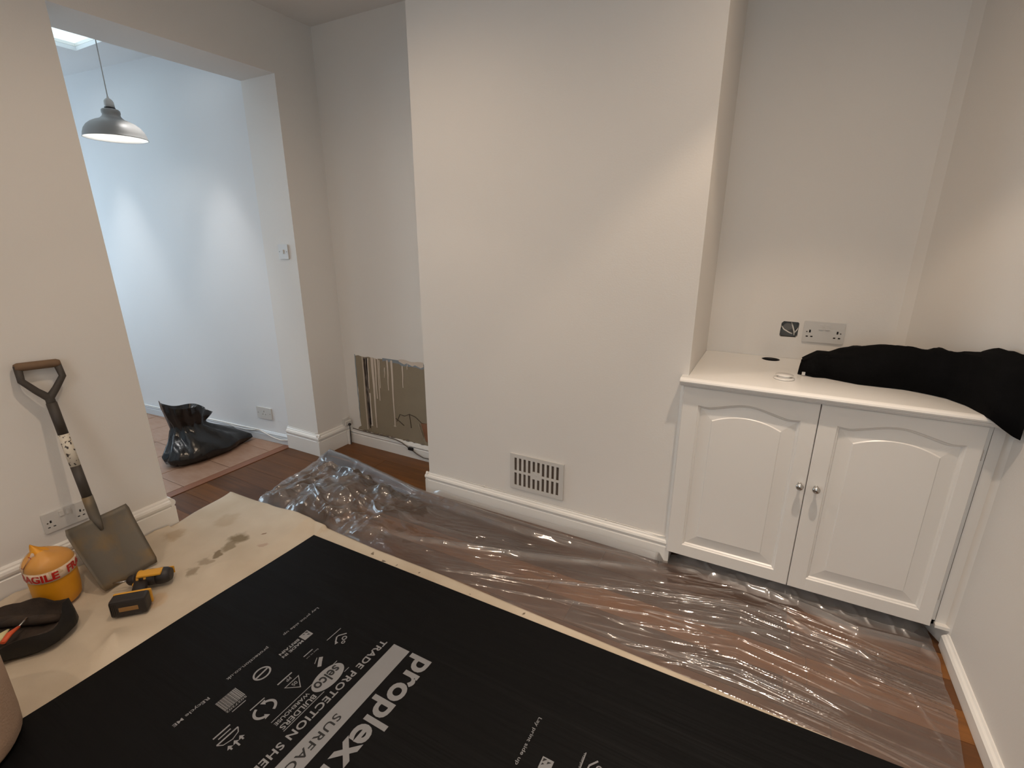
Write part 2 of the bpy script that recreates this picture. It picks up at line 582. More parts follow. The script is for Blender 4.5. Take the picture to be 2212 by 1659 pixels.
skirt('baseboard_left', (XL, YBACK), (XL, 1.108), (1, 0), .155, .021)
skirt('baseboard_pier_end', (XL + .02, 1.108), (XLO, 1.108), (0, 1), .155, .019)
skirt('baseboard_jamb', (XLO - .008, YJ), (XL + .0205, YJ), (0, -1), .154, .019)
skirt('baseboard_left_return', (XL, YJ - .0205), (XL, YA), (1, 0), .153, .019)
skirt('baseboard_left_alcove', (XL, YA), (XB0, YA), (0, -1), .108, .019)
skirt('baseboard_chimney_breast', (XB0 - .019, YB), (XB1, YB), (0, -1), .126, .018)
skirt('baseboard_breast_side', (XB0, YB - .018), (XB0, YA), (-1, 0), .126, .018)
skirt('baseboard_far_room', (FX, FY1), (XLO, FY0), (-.0745, -1), .075, .014, M['fargrey'])
b = MB()
b.extrude([(0, .001), (.020, .001), (.020, .045), (.014, .052), (.008, .055), (.004, .060), (0, .060)], lambda q, z, w: (XR - q, w, z), YBACK, 1.99)
struct(b.build('baseboard_right', M['gloss']))

# ------------------------------------------------------------------ cupboard in the right alcove
YD = 1.985                        # door front plane
cup = thing('cupboard', (0.19, 2.2, 0), 'white painted two-door alcove cupboard with arched panels', 'cupboard')
b = MB()
b.box(-.262, -.245, YD + .024, YR - .01, .07, .855)
b.box(.655, .672, YD + .024, 2.06, .07, .855)
b.extrude([(-.262, YD + .024), (.672, YD + .024), (.668, 2.06), (.46, YR - .03), (-.262, YR - .03)], xy, .07, .088)
b.box(-.262, .672, YD + .022, YD + .03, .825, .862)
b.box(.180, .214, YD + .022, YD + .05, .088, .84)
b.build('body', M['door'], cup)
b = MB(); b.box(-.262, .655, 2.12, 2.135, .001, .07); b.build('plinth', M['gloss'], cup)
b = MB(); b.box(.673, .713, YD + .022, YD + .034, .083, .862); b.box(.670, .714, YD + .002, YD + .026, .072, .084); b.build('filler_strip', M['door'], cup)
b = MB(); b.extrude([(-.2925, YD + .029), (-.279, YD + .003), (-.2775, YD + .003), (-.2775, YD + .029)], xy, .085, .848); b.build('scribe_strip', M['door'], cup)


def arch_loop(x0, x1, z0, zs, zc, y, n=28):
    pts = []
    for k in range(n): pts.append((x0 + (x1 - x0) * k / n, y, z0))
    for k in range(n): pts.append((x1, y, z0 + (zs - z0) * k / n))
    for k in range(n):
        t = k / n
        s = 2 * abs(t - .5)
        if zc > zs:
            q = min(1, max(0, (s - .0) / .86))
            f = 0.5 * (1 + math.cos(math.pi * q)) if s < .86 else 0.0
            f -= 0.10 * math.exp(-((s - .80) / .12) ** 2)
        else:
            f = 0
        pts.append((x1 + (x0 - x1) * t, y, zs + (zc - zs) * f))
    for k in range(n): pts.append((x0, y, zs + (z0 - zs) * k / n))
    return pts


def plain_arch(x0, x1, z0, zs, zc, y, n=28):
    pts = arch_loop(x0, x1, z0, zs, zs, y, n)
    for k in range(n):
        t = k / n
        pts[2 * n + k] = (pts[2 * n + k][0], y, zs + (zc - zs) * (1 - (2 * t - 1) ** 2))
    return pts


def cup_door(x0, x1, ox0, ox1, fx0, fx1, knob_x, hinge_x, label):
    z0, z1 = .073, .848
    d = MB()
    L = [arch_loop(x0, x1, z0, z1, z1, YD + .021), arch_loop(x0, x1, z0, z1, z1, YD + .002), arch_loop(x0 + .002, x1 - .002, z0 + .002, z1 - .002, z1 - .002, YD),
         arch_loop(ox0, ox1, .126, .775, .803, YD), arch_loop(ox0 + .004, ox1 - .004, .130, .771, .799, YD + .005), arch_loop(ox0 + .007, ox1 - .007, .133, .768, .796, YD + .006),
         arch_loop(ox0 + .011, ox1 - .011, .137, .764, .792, YD + .012), arch_loop(ox0 + .013, ox1 - .013, .139, .762, .79, YD + .012),
         plain_arch(fx0 - .003, fx1 + .003, .181, .719, .75, YD + .0065), plain_arch(fx0, fx1, .184, .716, .747, YD + .003)]
    d.loft(L, caps=False, smooth=False)
    d.add(L[-1], [tuple(range(len(L[-1])))])
    d.add(L[0], [tuple(range(len(L[0])))[::-1]])
    o = d.build('door', M['door'], cup)
    o['label'] = label
    k = MB()
    prof = [(.0, 0), (.0085, 0), (.0085, .003), (.0045, .006), (.0045, .013), (.009, .017), (.0125, .021), (.0135, .025), (.0125, .029), (.009, .0315), (.004, .033), (0, .0335)]
    k.lathe(prof, (0, 0, 0), 20)
    k.xform(Matrix.Translation((knob_x, YD, .523)) @ Matrix.Rotation(R(90), 4, 'X'))
    k.build('knob', M['chrome'], o)['label'] = 'round brushed chrome knob'
    for hz in (.20, .745):
        h = MB(); h.box(hinge_x - .004, hinge_x + .004, YD + .012, YD + .024, hz - .02, hz + .02, bev=.002)
        h.build('hinge', M['chrome'], o)


M['chrome'] = mat('satin_nickel', (0.55, 0.54, 0.52), 0.22, 1.0, var=0.03, vscale=30)
cup_door(-.277, .1965, -.216, .145, -.157, .085, .177, -.279, 'left arched panel door')
cup_door(.1995, .656, .257, .615, .315, .557, .231, .658, 'right arched panel door')

# worktop: slab with a cable hole, moulded nosing
M['worktop'] = mat('white_gloss_worktop_paint', (0.80, 0.785, 0.755), 0.22, bump=0.02, bscale=60, spec=0.5, var=0.01, vscale=4)
WT = 0.8875
b = MB()
b.holed([(XB1 + .001, YR - .002), (XB1 + .001, 1.99), (.711, 1.99), (.705, 1.995), (.485, YR - .04), (.463, YR - .002)], [circ(.018, 2.482, .038, .038, 28)], xy, .8635, WT)
prof = [(1.99, WT), (1.972, WT), (1.964, WT - .002), (1.957, WT - .007), (1.9545, WT - .013), (1.957, WT - .019), (1.963, WT - .022), (1.966, WT - .0235), (1.9665, WT - .027), (1.972, WT - .032), (1.978, WT - .034), (1.979, WT - .037), (1.99, WT - .037)]
b.extrude(prof, lambda y, z, w: (w, y, z), -.2915, .711, smooth=False)
b.box(-.2915, XB1 + .002, 1.988, YB - .001, .8635, WT)
wtop = tag(b.build('worktop', M['worktop']), 'white gloss worktop with rounded front edge above the arched-panel cupboard', 'worktop')

# loose cable-hole cover standing on the worktop
cp = thing('cable_hole_cover', (.072, 2.14, WT), 'small round white cable hole cover lying on the worktop', 'cover')
b = MB(); b.lathe([(0, .0005), (.036, .0005), (.038, .002), (.038, .004), (.030, .0055), (0, .0055)], (.072, 2.14, WT), 28); b.build('flange', M['worktop'], cp)
b = MB(); b.lathe([(.024, .0055), (.024, .013), (.0225, .014), (0, .014)], (.072, 2.145, WT), 28); b.lathe([(.024, .0125), (.032, .0128), (.032, .0145), (0, .0148)], (.072, 2.15, WT), 28); b.build('plug', M['worktop'], cp)
# grommet lining, coloured black to stand for the shade inside the hole
b = MB()
b.lathe([(.0378, -.023), (.0345, -.023), (.0345, -.0015), (.0365, -.0002), (.0378, -.001), (.0378, -.02)], (.018, 2.482, WT), 28)
b.build('cable_grommet', M['black'], wtop)


# ------------------------------------------------------------------ electrical plates
def frame_fn(org, u, n):
    o, u, n = Vector(org), Vector(u), Vector(n)
    return lambda a, b_, w: tuple(o + u * a + Vector((0, 0, 1)) * b_ + n * w)


def plate(name, label, cat, org, u, n, w, h, kind):
    t = thing(name, org, label, cat)
    fn = frame_fn(org, u, n)
    holes = []
    if kind == 'double':
        for sx in (-1, 1):
            cx = sx * w * .335
            holes += [rrect(cx - .0035, cx + .0035, -.004, .009, .001, 2), rrect(cx - .0135, cx - .0045 + .0, -.024, -.018, .001, 2), rrect(cx + .0045, cx + .0135, -.024, -.018, .001, 2)]
    elif kind == 'single':
        holes += [rrect(-.003, .003, .006, .018, .001, 2), rrect(-.016, -.008, -.012, -.006, .001, 2), rrect(.008, .016, -.012, -.006, .001, 2)]
    b = MB()
    b.holed(rrect(-w / 2, w / 2, -h / 2, h / 2, .006, 4), holes, fn, 0.0035, .0085)
    b.extrude(rrect(-w / 2 - .001, w / 2 + .001, -h / 2 - .001, h / 2 + .001, .006, 4), fn, .0005, .0034)
    b.build('faceplate', M['plastic'], t)
    b = MB(); b.extrude(rrect(-w / 2 + .004, w / 2 - .004, -h / 2 + .004, h / 2 - .004, .004, 3), fn, .0036, .0042); b.build('backing', M['dark'], t)
    if kind == 'double':
        for sx in (-1, 1):
            b = MB(); x = sx * .012
            b.extrude(rrect(x - .008, x + .008, .012, .036, .0015, 2), fn, .0086, .0125); b.build('switch', M['plastic'], t)
            b = MB(); b.extrude(circ(sx * w * .41, .0, .0032, None, 10), fn, .0086, .0092); b.build('screw', M['screw'], t)
    if kind == 'switch':
        b = MB(); b.extrude(rrect(-.006, .006, -.012, .012, .002, 2), fn, .0086, .014); b.build('rocker', M['plastic'], t)
        for sx in (-1, 1):
            b = MB(); b.extrude(circ(sx * .032, 0, .003, None, 10), fn, .0086, .0092); b.build('screw', M['screw'], t)
    if kind == 'single':
        for sx in (-1, 1):
            b = MB(); b.extrude(circ(sx * w * .4, 0, .003, None, 10), fn, .0086, .0092); b.build('screw', M['screw'], t)
    return t


M['screw'] = mat('dull_screw_head', (0.16, 0.15, 0.13), 0.5, 0.6, var=0.1, vscale=50)
plate('double_socket', 'white double socket on the wall above the cupboard worktop', 'socket', (.207, YR, 1.019), (1, 0, 0), (0, -1, 0), .156, .092, 'double')
plate('double_socket', 'white double socket low on the wall behind the shovel', 'socket', (XL, .715, .262), (0, 1, 0), (1, 0, 0), .152, .088, 'double')
fdir = Vector((XLO - FX, FY0 - FY1, 0)).normalized()
fnrm = Vector((fdir.y, -fdir.x, 0))
sp = Vector((XLO, FY0, 0)) - fdir * .245
plate('single_socket', 'white socket low on the next room wall above the loose white cable', 'socket', (sp.x, sp.y, .212), tuple(fdir), tuple(fnrm), .146, .086, 'single')
plate('light_switch', 'white light switch on the reveal of the opening', 'switch', (-2.683, YJ, 1.335), (1, 0, 0), (0, -1, 0), .086, .086, 'switch')

# exposed back box with cables, beside the double socket
M['galv'] = mat('galvanised_box', (0.13, 0.125, 0.115), 0.5, 0.7, var=0.4, vscale=40)
M['cable_w'] = mat('white_cable', (0.72, 0.70, 0.66), 0.45, var=0.03, vscale=20)
bb = thing('socket_back_box', (.073, YR + .02, 1.02), 'exposed metal socket box with loose cables beside the double socket', 'back box')
b = MB()
b.box(BX0 - .002, BX1 + .002, YR + .034, YR + .036, BZ0 - .002, BZ1 + .002)
for x in (BX0 - .001, BX1 - .001): b.box(x, x + .002, YR + .006, YR + .034, BZ0 - .001, BZ1 + .001)
for z in (BZ0 - .001, BZ1 - .001): b.box(BX0, BX1, YR + .006, YR + .034, z, z + .002)
b.build('metal_box', M['galv'], bb)
b = MB(); b.extrude(circ(.066, 1.028, .020, .017, 18), xz, YR + .030, YR + .0335); b.build('knockout', mat('zinc_disc', (0.22, 0.2, 0.18), .5, .6, var=.2, vscale=30), bb)
for pth in ([(BX0 + .004, YR + .02, 1.032), (.052, YR + .012, 1.018), (.074, YR + .011, 1.006), (.088, YR + .013, 1.000)], [(.078, YR + .02, 1.053), (.086, YR + .011, 1.034), (.094, YR + .010, 1.012), (.096, YR + .014, .994)], [(.097, YR + .014, 1.006), (.105, YR + .012, 1.02), (.110, YR + .02, 1.03)]):
    b = MB(); b.tube(pth, .0028, 8); b.build('cable', M['cable_w'], bb)

# ------------------------------------------------------------------ air vent on the chimney breast
vt = thing('air_vent', (-.94, YB, .17), 'white slotted air vent low on the chimney breast', 'vent')
VX0, VX1, VZ0, VZ1 = -1.088, -.792, .172, .366
holes = []
for i in range(10):
    cx = VX0 + .032 + i * (VX1 - VX0 - .064) / 9
    for j in (0, 1):
        z0, z1 = (VZ0 + .020, VZ0 + .091) if j == 0 else (VZ0 + .103, VZ0 + .174)
        if i in (4, 5):
            if j == 0: z1 -= .014
            else: z0 += .014
        holes.append([(cx - .0068, z0), (cx + .0068, z0), (cx + .0068, z1), (cx - .0068, z1)])
b = MB(); b.holed([(VX0, VZ0), (VX1, VZ0), (VX1, VZ1), (VX0, VZ1)], holes, lambda a, c, w_: (a, YB - w_, c), .004, .009)
b.holed([(VX0, VZ0), (VX1, VZ0), (VX1, VZ1), (VX0, VZ1)], [[(VX0 + .012, VZ0 + .012), (VX1 - .012, VZ0 + .012), (VX1 - .012, VZ1 - .012), (VX0 + .012, VZ1 - .012)]], lambda a, c, w_: (a, YB - w_, c), .0005, .004)
b.build('grille', M['plastic'], vt)
b = MB(); b.box(VX0 + .012, VX1 - .012, YB - .0022, YB - .0006, VZ0 + .012, VZ1 - .012); b.build('backing', mat('brown_cavity_shade', srgb(92, 80, 70), .8, var=.25, vscale=300), vt)  # brown plate painted as the shade of the cavity behind the slots
b = MB(); b.extrude(circ((VX0 + VX1) / 2, VZ0 + .097, .0045, None, 10), lambda a, c, w_: (a, YB - w_, c), .009, .0105); b.build('screw', M['plastic'], vt)

# cable clipped along the top of the chimney breast skirting
cb = thing('skirting_cable', (-.95, YB - .01, .13), 'thin white cable clipped along the chimney breast skirting', 'cable')
pth = [(XB0 + .004, YB - .004, .1285)] + [(x, YB - .0045, .1288 + .0012 * math.sin(x * 9)) for x in np.linspace(XB0 + .1, -.42, 14)] + [(-.36, YB - .005, .124), (-.32, YB - .010, .124), (-.29, YB - .012, .132)]
b = MB(); b.tube(pth, .0022, 6); b.build('cable', M['cable_w'], cb)
for x in (-1.25, -.57):
    b = MB(); b.box(x - .004, x + .004, YB - .009, YB - .0005, .127, .134, bev=.0015); b.build('clip', M['cable_w'], cb)
# loose cable along the far-room skirting
def fpt(s, off, z):
    p = Vector((XLO, FY0, 0)) - fdir * s + fnrm * off
    return (p.x, p.y, z)
cb = thing('loose_cable', fpt(.6, .02, .07), 'loose white cable drooping along the next room skirting', 'cable')
b = MB(); b.tube([fpt(0.0, .006, .085), fpt(.03, .018, .045), fpt(.10, .022, .035), fpt(.18, .022, .045), fpt(.26, .021, .066), fpt(.31, .018, .079), fpt(.36, .018, .080), fpt(.5, .018, .077), fpt(.7, .018, .079), fpt(1.1, .018, .078), fpt(1.6, .018, .079), fpt(2.2, .018, .079)], .0045, 8); b.build('cable', M['cable_w'], cb)
b = MB(); b.tube([fpt(.31, .018, .081), fpt(.36, .021, .070), fpt(.44, .021, .061), fpt(.55, .020, .062), fpt(.7, .018, .076)], .0035, 8); b.build('cable', M['cable_w'], cb)
b = MB(); b.tube([(XLO - .005, YJ - .004, .158), (XLO + .05, YJ - .005, .157), (XLO + .13, YJ - .005, .156), (XL - .05, YJ - .006, .154), (XL - .02, YJ - .008, .158), (XL - .004, YJ - .004, .163)], .003, 8)
tag(b.build('jamb_cable', M['cable_w']), 'short white cable on top of the opening reveal skirting', 'cable')

# ------------------------------------------------------------------ bare plaster patch, drips, torn lining, corner box
M['plaster'] = mat('bare_grey_brown_plaster', srgb(140, 128, 108), 0.85, var=0.10, vscale=9, bump=0.15, bscale=90)
M['bluegrey'] = mat('old_blue_grey_paint', srgb(132, 142, 150), 0.7, var=0.12, vscale=25)
M['drip'] = mat('dried_paint_drip', srgb(205, 192, 178), 0.5, var=0.08, vscale=30)
M['filler'] = mat('dirty_dark_filler', srgb(96, 84, 76), 0.85, col2=srgb(150, 138, 126), vscale=60)
pp = tag(bpy.data.objects.new('exposed_plaster', None), 'patch of bare brown plaster with paint drips in the alcove', 'plaster patch')
pp.location = (-2.17, YA, .11); COL.objects.link(pp)
rng = random.Random(3)
top = [(-2.467 + (2.467 - 1.80) * k / 22, .652 + .004 * math.sin(k * 1.7) + rng.uniform(-.004, .004)) for k in range(23)]
left = [(-2.467 + rng.uniform(-.003, .003) + .003 * math.sin(z * 20), z) for z in np.linspace(.14, .64, 16)]
poly = [(-1.80, .1085), (-1.80, .655)] + top[::-1] + left[::-1] + [(-2.49, .125), (-2.50, .1085)]
b = MB(); b.extrude(poly, lambda a, c, w_: (a, YA - w_, c), .0004, .0022); b.build('plaster_face', M['plaster'], pp)
# rim of old blue paint along top and left
tb_ = [(-2.22 + .02 * k, .662 - (.0 if k < 8 else .0)) for k in range(18)]
lo_ = [(a, .645 - (.018 if a > -2.08 else .004) + rng.uniform(-.006, .006)) for a, _ in tb_]
b = MB(); b.extrude(tb_ + lo_[::-1], lambda a, c, w_: (a, YA - w_, c), .0023, .0030); b.build('old_paint_edge', M['bluegrey'], pp)
lt = [(-2.472 + rng.uniform(-.002, .002), z) for z in np.linspace(.66, .2, 14)]
b = MB(); b.extrude(lt + [(a + .006 + rng.uniform(-.002, .003), z) for a, z in lt[::-1]], lambda a, c, w_: (a, YA - w_, c), .0023, .0030); b.build('old_paint_edge', M['bluegrey'], pp)
wt_ = [(-2.08 + .022 * k, .668 + .004 * math.sin(k)) for k in range(10)]
b = MB(); b.extrude(wt_ + [(a, .655 - .012 * (i % 3) / 2 - .004 * i / 3) for i, (a, _) in list(enumerate(wt_))[::-1]], lambda a, c, w_: (a, YA - w_, c), .0031, .0042); b.build('torn_paint_edge', M['drip'], pp)


def drip(x, z0, z1, w0, w1, m=None, dx=-.006):
    n = 9
    L_, R_ = [], []
    for k in range(n):
        t = k / (n - 1)
        wd = w0 * (1 - t) + w1 * t
        if t > .9: wd = w1 * 1.25
        xx = x + dx * t + .0012 * math.sin(9 * t + x * 50)
        L_.append((xx - wd, z0 + (z1 - z0) * t)); R_.append((xx + wd, z0 + (z1 - z0) * t))
    b_ = MB(); b_.extrude(L_ + R_[::-1], lambda a, c, w_: (a, YA - w_, c), .0024, .0052)
    b_.build('paint_drip', m or M['drip'], pp)


for d_ in ((-2.398, .648, .125, .003, .003), (-2.372, .650, .165, .016, .012, M['filler']), (-2.355, .645, .43, .010, .006), (-2.358, .40, .16, .008, .011), (-2.31, .655, .155, .012, .0028), (-2.285, .652, .37, .007, .003), (-2.262, .652, .36, .004, .0025), (-2.25, .645, .45, .004, .002), (-2.205, .60, .53, .003, .0015), (-2.178, .652, .445, .006, .0025), (-2.143, .655, .198, .008, .0032), (-2.052, .628, .482, .0045, .0022), (-2.01, .645, .61, .003, .0015)):
    drip(*d_)
b = MB(); b.ball((-2.150, YA - .003, .196), .006, 2.2, .5, .6); b.build('paint_drip', M['drip'], pp)
# dark old chase beside the drips
b = MB(); b.extrude([(-2.385 + rng.uniform(-.004, .004), z) for z in np.linspace(.64, .14, 20)] + [(-2.372 + rng.uniform(-.006, .004), z) for z in np.linspace(.14, .64, 20)], lambda a, c, w_: (a, YA - w_, c), .0053, .0062); b.build('dark_chase', mat('dark_old_chase', srgb(58, 48, 44), .9, var=.4, vscale=60), pp)
# crack lines, torn flaps, rubble
M['crack'] = mat('dark_crack', srgb(74, 62, 52), .9, var=.2, vscale=50)  # dark brown tone of the crack lines
for pth, r_ in (([(-2.13, YA - .003, .235), (-2.10, YA - .004, .29), (-2.06, YA - .004, .285), (-2.02, YA - .004, .305), (-1.97, YA - .004, .295), (-1.92, YA - .004, .26), (-1.88, YA - .004, .262)], .0022), ([(-2.02, YA - .004, .305), (-2.015, YA - .003, .27), (-2.010, YA - .003, .21)], .0026), ([(-2.14, YA - .004, .255), (-2.10, YA - .005, .235), (-2.07, YA - .003, .215)], .0022)):
    b = MB(); b.tube(pth, r_, 6); b.build('crack', M['crack'], pp)
b = MB(); b.add([(-1.945, YA - .003, .255), (-1.93, YA - .02, .25), (-1.90, YA - .015, .15), (-1.915, YA - .003, .17), (-1.945, YA - .005, .255), (-1.93, YA - .022, .25), (-1.90, YA - .017, .15), (-1.915, YA - .005, .17)], [(0, 1, 2, 3), (4, 5, 6, 7), (0, 1, 5, 4), (1, 2, 6, 5), (2, 3, 7, 6)]); b.build('torn_lining', mat('torn_lining_paper', srgb(206, 194, 178), .8, var=.1, vscale=20), pp)
b = MB(); b.extrude([(-1.925, .26), (-1.875, .265), (-1.865, .13), (-1.892, .14)], lambda a, c, w_: (a, YA - w_, c), .0024, .006); b.build('torn_lining', mat('brown_torn_card', srgb(140, 98, 72), .85, var=.2, vscale=30), pp)
for i in range(26):
    x = rng.uniform(-2.46, -1.82)
    b = MB(); r_ = rng.uniform(.004, .011) * (1.6 if x > -1.96 else 1)
    b.ball((x, YA - .008, .109 + r_ * .5), r_, 1.5, .7, .7, 1)
    if i % 3 == 0: b.ball((x + r_, YA - .006, .11 + r_ * .4), r_ * .7, 1.3, .8, .9, 1)
    b.build('plaster_crumb', M['filler'] if i % 2 else M['plaster'], pp)

jb = thing('corner_cable_box', (-2.555, 2.30, .11), 'small white cable box in the alcove corner above the skirting', 'cable box')
b = MB(); b.box(XL + .0205, XL + .040, 2.262, 2.314, .150, .178, bev=.003); b.box(XL + .0005, XL + .016, 2.262, 2.312, .150, .196, bev=.003); b.build('housing', M['plastic'], jb)
b = MB(); b.ball((XL + .044, 2.288, .152), .011, 1, 1, 1); b.build('plug', M['black'], jb)
b = MB(); b.box(XL + .0225, XL + .040, 2.276, 2.296, .001, .108, bev=.002); b.build('conduit', M['gloss'], jb)
b = MB(); b.tube([(XL + .044, 2.288, .148), (XL + .045, 2.287, .09), (XL + .044, 2.286, .004)], .003, 6); b.build('cable', M['black'], jb)
M['greycable'] = mat('grey_cable', srgb(92, 84, 76), .5, var=.1, vscale=30)
b = MB()
yk = YA - .026
b.tube([(XL + .05, yk, .118), (-2.45, yk, .114), (-2.33, yk, .112), (-2.22, yk - .004, .117), (-2.12, yk - .006, .112), (-2.07, yk - .008, .102), (-2.03, yk - .006, .080), (-1.99, yk - .004, .062), (-1.95, yk - .003, .042), (-1.90, yk - .003, .028), (-1.85, yk - .003, .030), (-1.75, yk - .003, .04)], .0035, 8)
gc = tag(b.build('trailing_cable', M['greycable']), 'grey cable trailing over the alcove skirting below the bare plaster', 'cable')
b = MB(); b.box(-2.022, -1.985, yk - .012, yk + .004, .062, .080, bev=.003); b.build('connector', M['black'], gc)

# ------------------------------------------------------------------ pendant lamp in the next room
LX, LY, LR = -3.40, 1.607, 1.948
M['shade'] = mat('grey_enamel_shade', (0.27, 0.266, 0.258), 0.45, var=0.04, vscale=8)
M['shade_in'] = mat('white_enamel_inside', (0.85, 0.85, 0.83), 0.4, var=.01, vscale=10)
lp = thing('pendant_lamp', (LX, LY, LR), 'grey dome pendant lamp hanging in the next room', 'lamp')
b = MB(); b.tube([(LX, LY, FCEIL), (LX, LY, 2.3), (LX, LY, LR + .20)], .0028, 8); b.build('cord', mat('pale_flex', (.45, .44, .42), .6, var=.1, vscale=80), lp)
b = MB(); b.lathe([(0.0, .002), (.045, .0), (.045, -.012), (.030, -.022), (0, -.022)], (LX, LY, FCEIL), 24); b.build('ceiling_rose', M['plastic'], lp)
b = MB(); b.lathe([(.004, .215), (.006, .205), (.016, .198), (.022, .188), (.0235, .172), (.0235, .158), (0, .158)], (LX, LY, LR), 24); b.build('lamp_holder', mat('grey_lamp_holder', (.5, .49, .47), .45, var=.03, vscale=20), lp)
b = MB(); b.lathe([(.024, .159), (.0255, .157), (.0255, .152), (.024, .150), (0, .150)], (LX, LY, LR), 24); b.build('collar_ring', M['black'], lp)
outer = [(.020, .150), (.037, .149), (.043, .143), (.044, .130), (.041, .122), (.044, .113), (.052, .104), (.062, .097), (.082, .090), (.104, .079), (.124, .062), (.138, .042), (.146, .020), (.149, .004), (.1515, 0)]
inner = [(r - .003, z - .002) for r, z in outer[:-1]][::-1]
b = MB(); b.lathe(outer + [(.1495, -.0005)], (LX, LY, LR), 48); sh = b.build('shade', M['shade'], lp, fix=True)
b = MB(); b.lathe([(.1493, .0)] + inner + [(0, .147)], (LX, LY, LR), 48); b.build('shade_lining', M['shade_in'], sh)
m_ = bpy.data.materials.new('lit_bulb'); m_.use_nodes = True
pb = m_.node_tree.nodes['Principled BSDF']; pb.inputs['Base Color'].default_value = (.9, .88, .85, 1)
pb.inputs['Emission Color'].default_value = (1, .97, .93, 1); pb.inputs['Emission Strength'].default_value = 14
b = MB(); b.ball((LX, LY, LR + .062), .030, 1, 1, 1.15); b.lathe([(.014, .09), (.014, .150)], (LX, LY, LR), 16); b.build('bulb', m_, lp)

# ------------------------------------------------------------------ dust sheet (canvas) on the floor
def cloth_mat():
    m = bpy.data.materials.new('stained_cotton_dust_sheet')
    m.use_nodes = True
    nt = m.node_tree
    N, L = nt.nodes.new, nt.links.new
    p = nt.nodes['Principled BSDF']
    p.inputs['Roughness'].default_value = 0.9
    p.inputs['Specular IOR Level'].default_value = 0.15
    geo = N('ShaderNodeNewGeometry')
    n1 = N('ShaderNodeTexNoise'); n1.inputs['Scale'].default_value = 3.0; n1.inputs['Detail'].default_value = 5
    L(geo.outputs['Position'], n1.inputs[0])
    rp = N('ShaderNodeValToRGB')
    rp.color_ramp.elements[0].position = .3; rp.color_ramp.elements[0].color = (*srgb(184, 170, 150), 1)
    rp.color_ramp.elements[1].position = .7; rp.color_ramp.elements[1].color = (*srgb(208, 196, 178), 1)
    L(n1.outputs[0], rp.inputs[0])
    col = rp.outputs[0]
    # individual dirt marks: (x, y, radius, colour, strength)
    n2 = N('ShaderNodeTexNoise'); n2.inputs['Scale'].default_value = 16; n2.inputs['Detail'].default_value = 4
    L(geo.outputs['Position'], n2.inputs[0])
    off = N('ShaderNodeVectorMath'); off.operation = 'MULTIPLY_ADD'; off.inputs[1].default_value = (.09, .09, 0); 
    L(n2.outputs['Color'], off.inputs[0]); L(geo.outputs['Position'], off.inputs[2])
    for x, y, r_, c, st in ((-2.144, 1.178, .045, (118, 104, 80), .85), (-2.129, 1.120, .035, (120, 106, 82), .7), (-2.12, 1.064, .022, (110, 96, 74), .8), (-2.10, .93, .03, (120, 104, 82), .6), (-2.115, 1.0, .03, (124, 108, 88), .5), (-2.065, 1.262, .012, (110, 78, 60), .8), (-2.0, 1.2, .02, (150, 110, 96), .4), (-2.05, .75, .05, (190, 150, 104), .4), (-2.45, 1.05, .05, (156, 132, 102), .5), (-2.35, 1.25, .06, (156, 132, 102), .35),
                            (-1.42, 1.40, .008, (70, 60, 50), .9), (-1.50, 1.395, .009, (90, 76, 60), .8), (-1.34, 1.40, .006, (60, 52, 44), .9), (-1.20, 1.398, .007, (80, 70, 56), .9), (-.70, 1.39, .009, (84, 72, 58), .9), (-.56, 1.392, .008, (84, 72, 58), .9), (-.95, 1.39, .006, (70, 60, 50), .8), (-2.3, .5, .05, (150, 126, 100), .4)):
        d = N('ShaderNodeVectorMath'); d.operation = 'DISTANCE'; d.inputs[1].default_value = (x + .045, y + .045, .01)
        L(off.outputs[0], d.inputs[0])
        mr = N('ShaderNodeMapRange'); mr.interpolation_type = 'SMOOTHSTEP'
        mr.inputs[1].default_value = r_ * .6; mr.inputs[2].default_value = r_ * 1.25; mr.inputs[3].default_value = st; mr.inputs[4].default_value = 0
        L(d.outputs['Value'], mr.inputs[0])
        mx = N('ShaderNodeMix'); mx.data_type = 'RGBA'; mx.inputs[7].default_value = (*srgb(*c), 1)
        L(mr.outputs[0], mx.inputs[0]); L(col, mx.inputs[6])
        col = mx.outputs[2]
    L(col, p.inputs['Base Color'])
    n3 = N('ShaderNodeTexNoise'); n3.inputs['Scale'].default_value = 220
    L(geo.outputs['Position'], n3.inputs[0])
    bp = N('ShaderNodeBump'); bp.inputs['Strength'].default_value = .12; bp.inputs['Distance'].default_value = .003
    L(n3.outputs[0], bp.inputs['Height']); L(bp.outputs[0], p.inputs['Normal'])
    return m


M['canvas'] = cloth_mat()
SHX0, SHX1, SHY0, SHY1 = -1.845, 0.56, 0.19, 1.372      # black sheet footprint
nu, nv = 420, 260
U, V = np.meshgrid(np.linspace(0, 1, nu), np.linspace(0, 1, nv))
far = lambda x: np.interp(x, [-2.62, -2.3, -1.9, -1.5, -1.1, -.71, -.39, -.04, .13, .45], [1.450, 1.455, 1.457, 1.440, 1.441, 1.427, 1.419, 1.410, 1.402, 1.39]) 
xl = lambda y: np.interp(y, [-1, 1.06, 1.12, 1.447], [-2.549, -2.549, -2.556, -2.612])
Yd = -.55 + V * (1.43 + .55)
X0_ = xl(Yd)
Xd = X0_ + U * (.46 - X0_)
Yd = -.55 + V * (far(Xd) + .55)
out = np.clip(np.maximum.reduce([SHX0 - Xd, Yd - SHY1, SHY0 - Yd]) / .10, 0, 1)
a1 = Xd * .55 + Yd * .85
a2 = -Xd * .85 + Yd * .55
wr = ridged(a1 * 3.2 + 3 * vnoise(Xd * 1.5, Yd * 1.5, 4), a2 * 1.1, 1) ** 3 * .034 + ridged(a1 * 7 + 2 * vnoise(Xd * 3, Yd * 3, 5), a2 * 2.0, 2) ** 3 * .008 + vnoise(Xd * 9, Yd * 9, 3) * .004
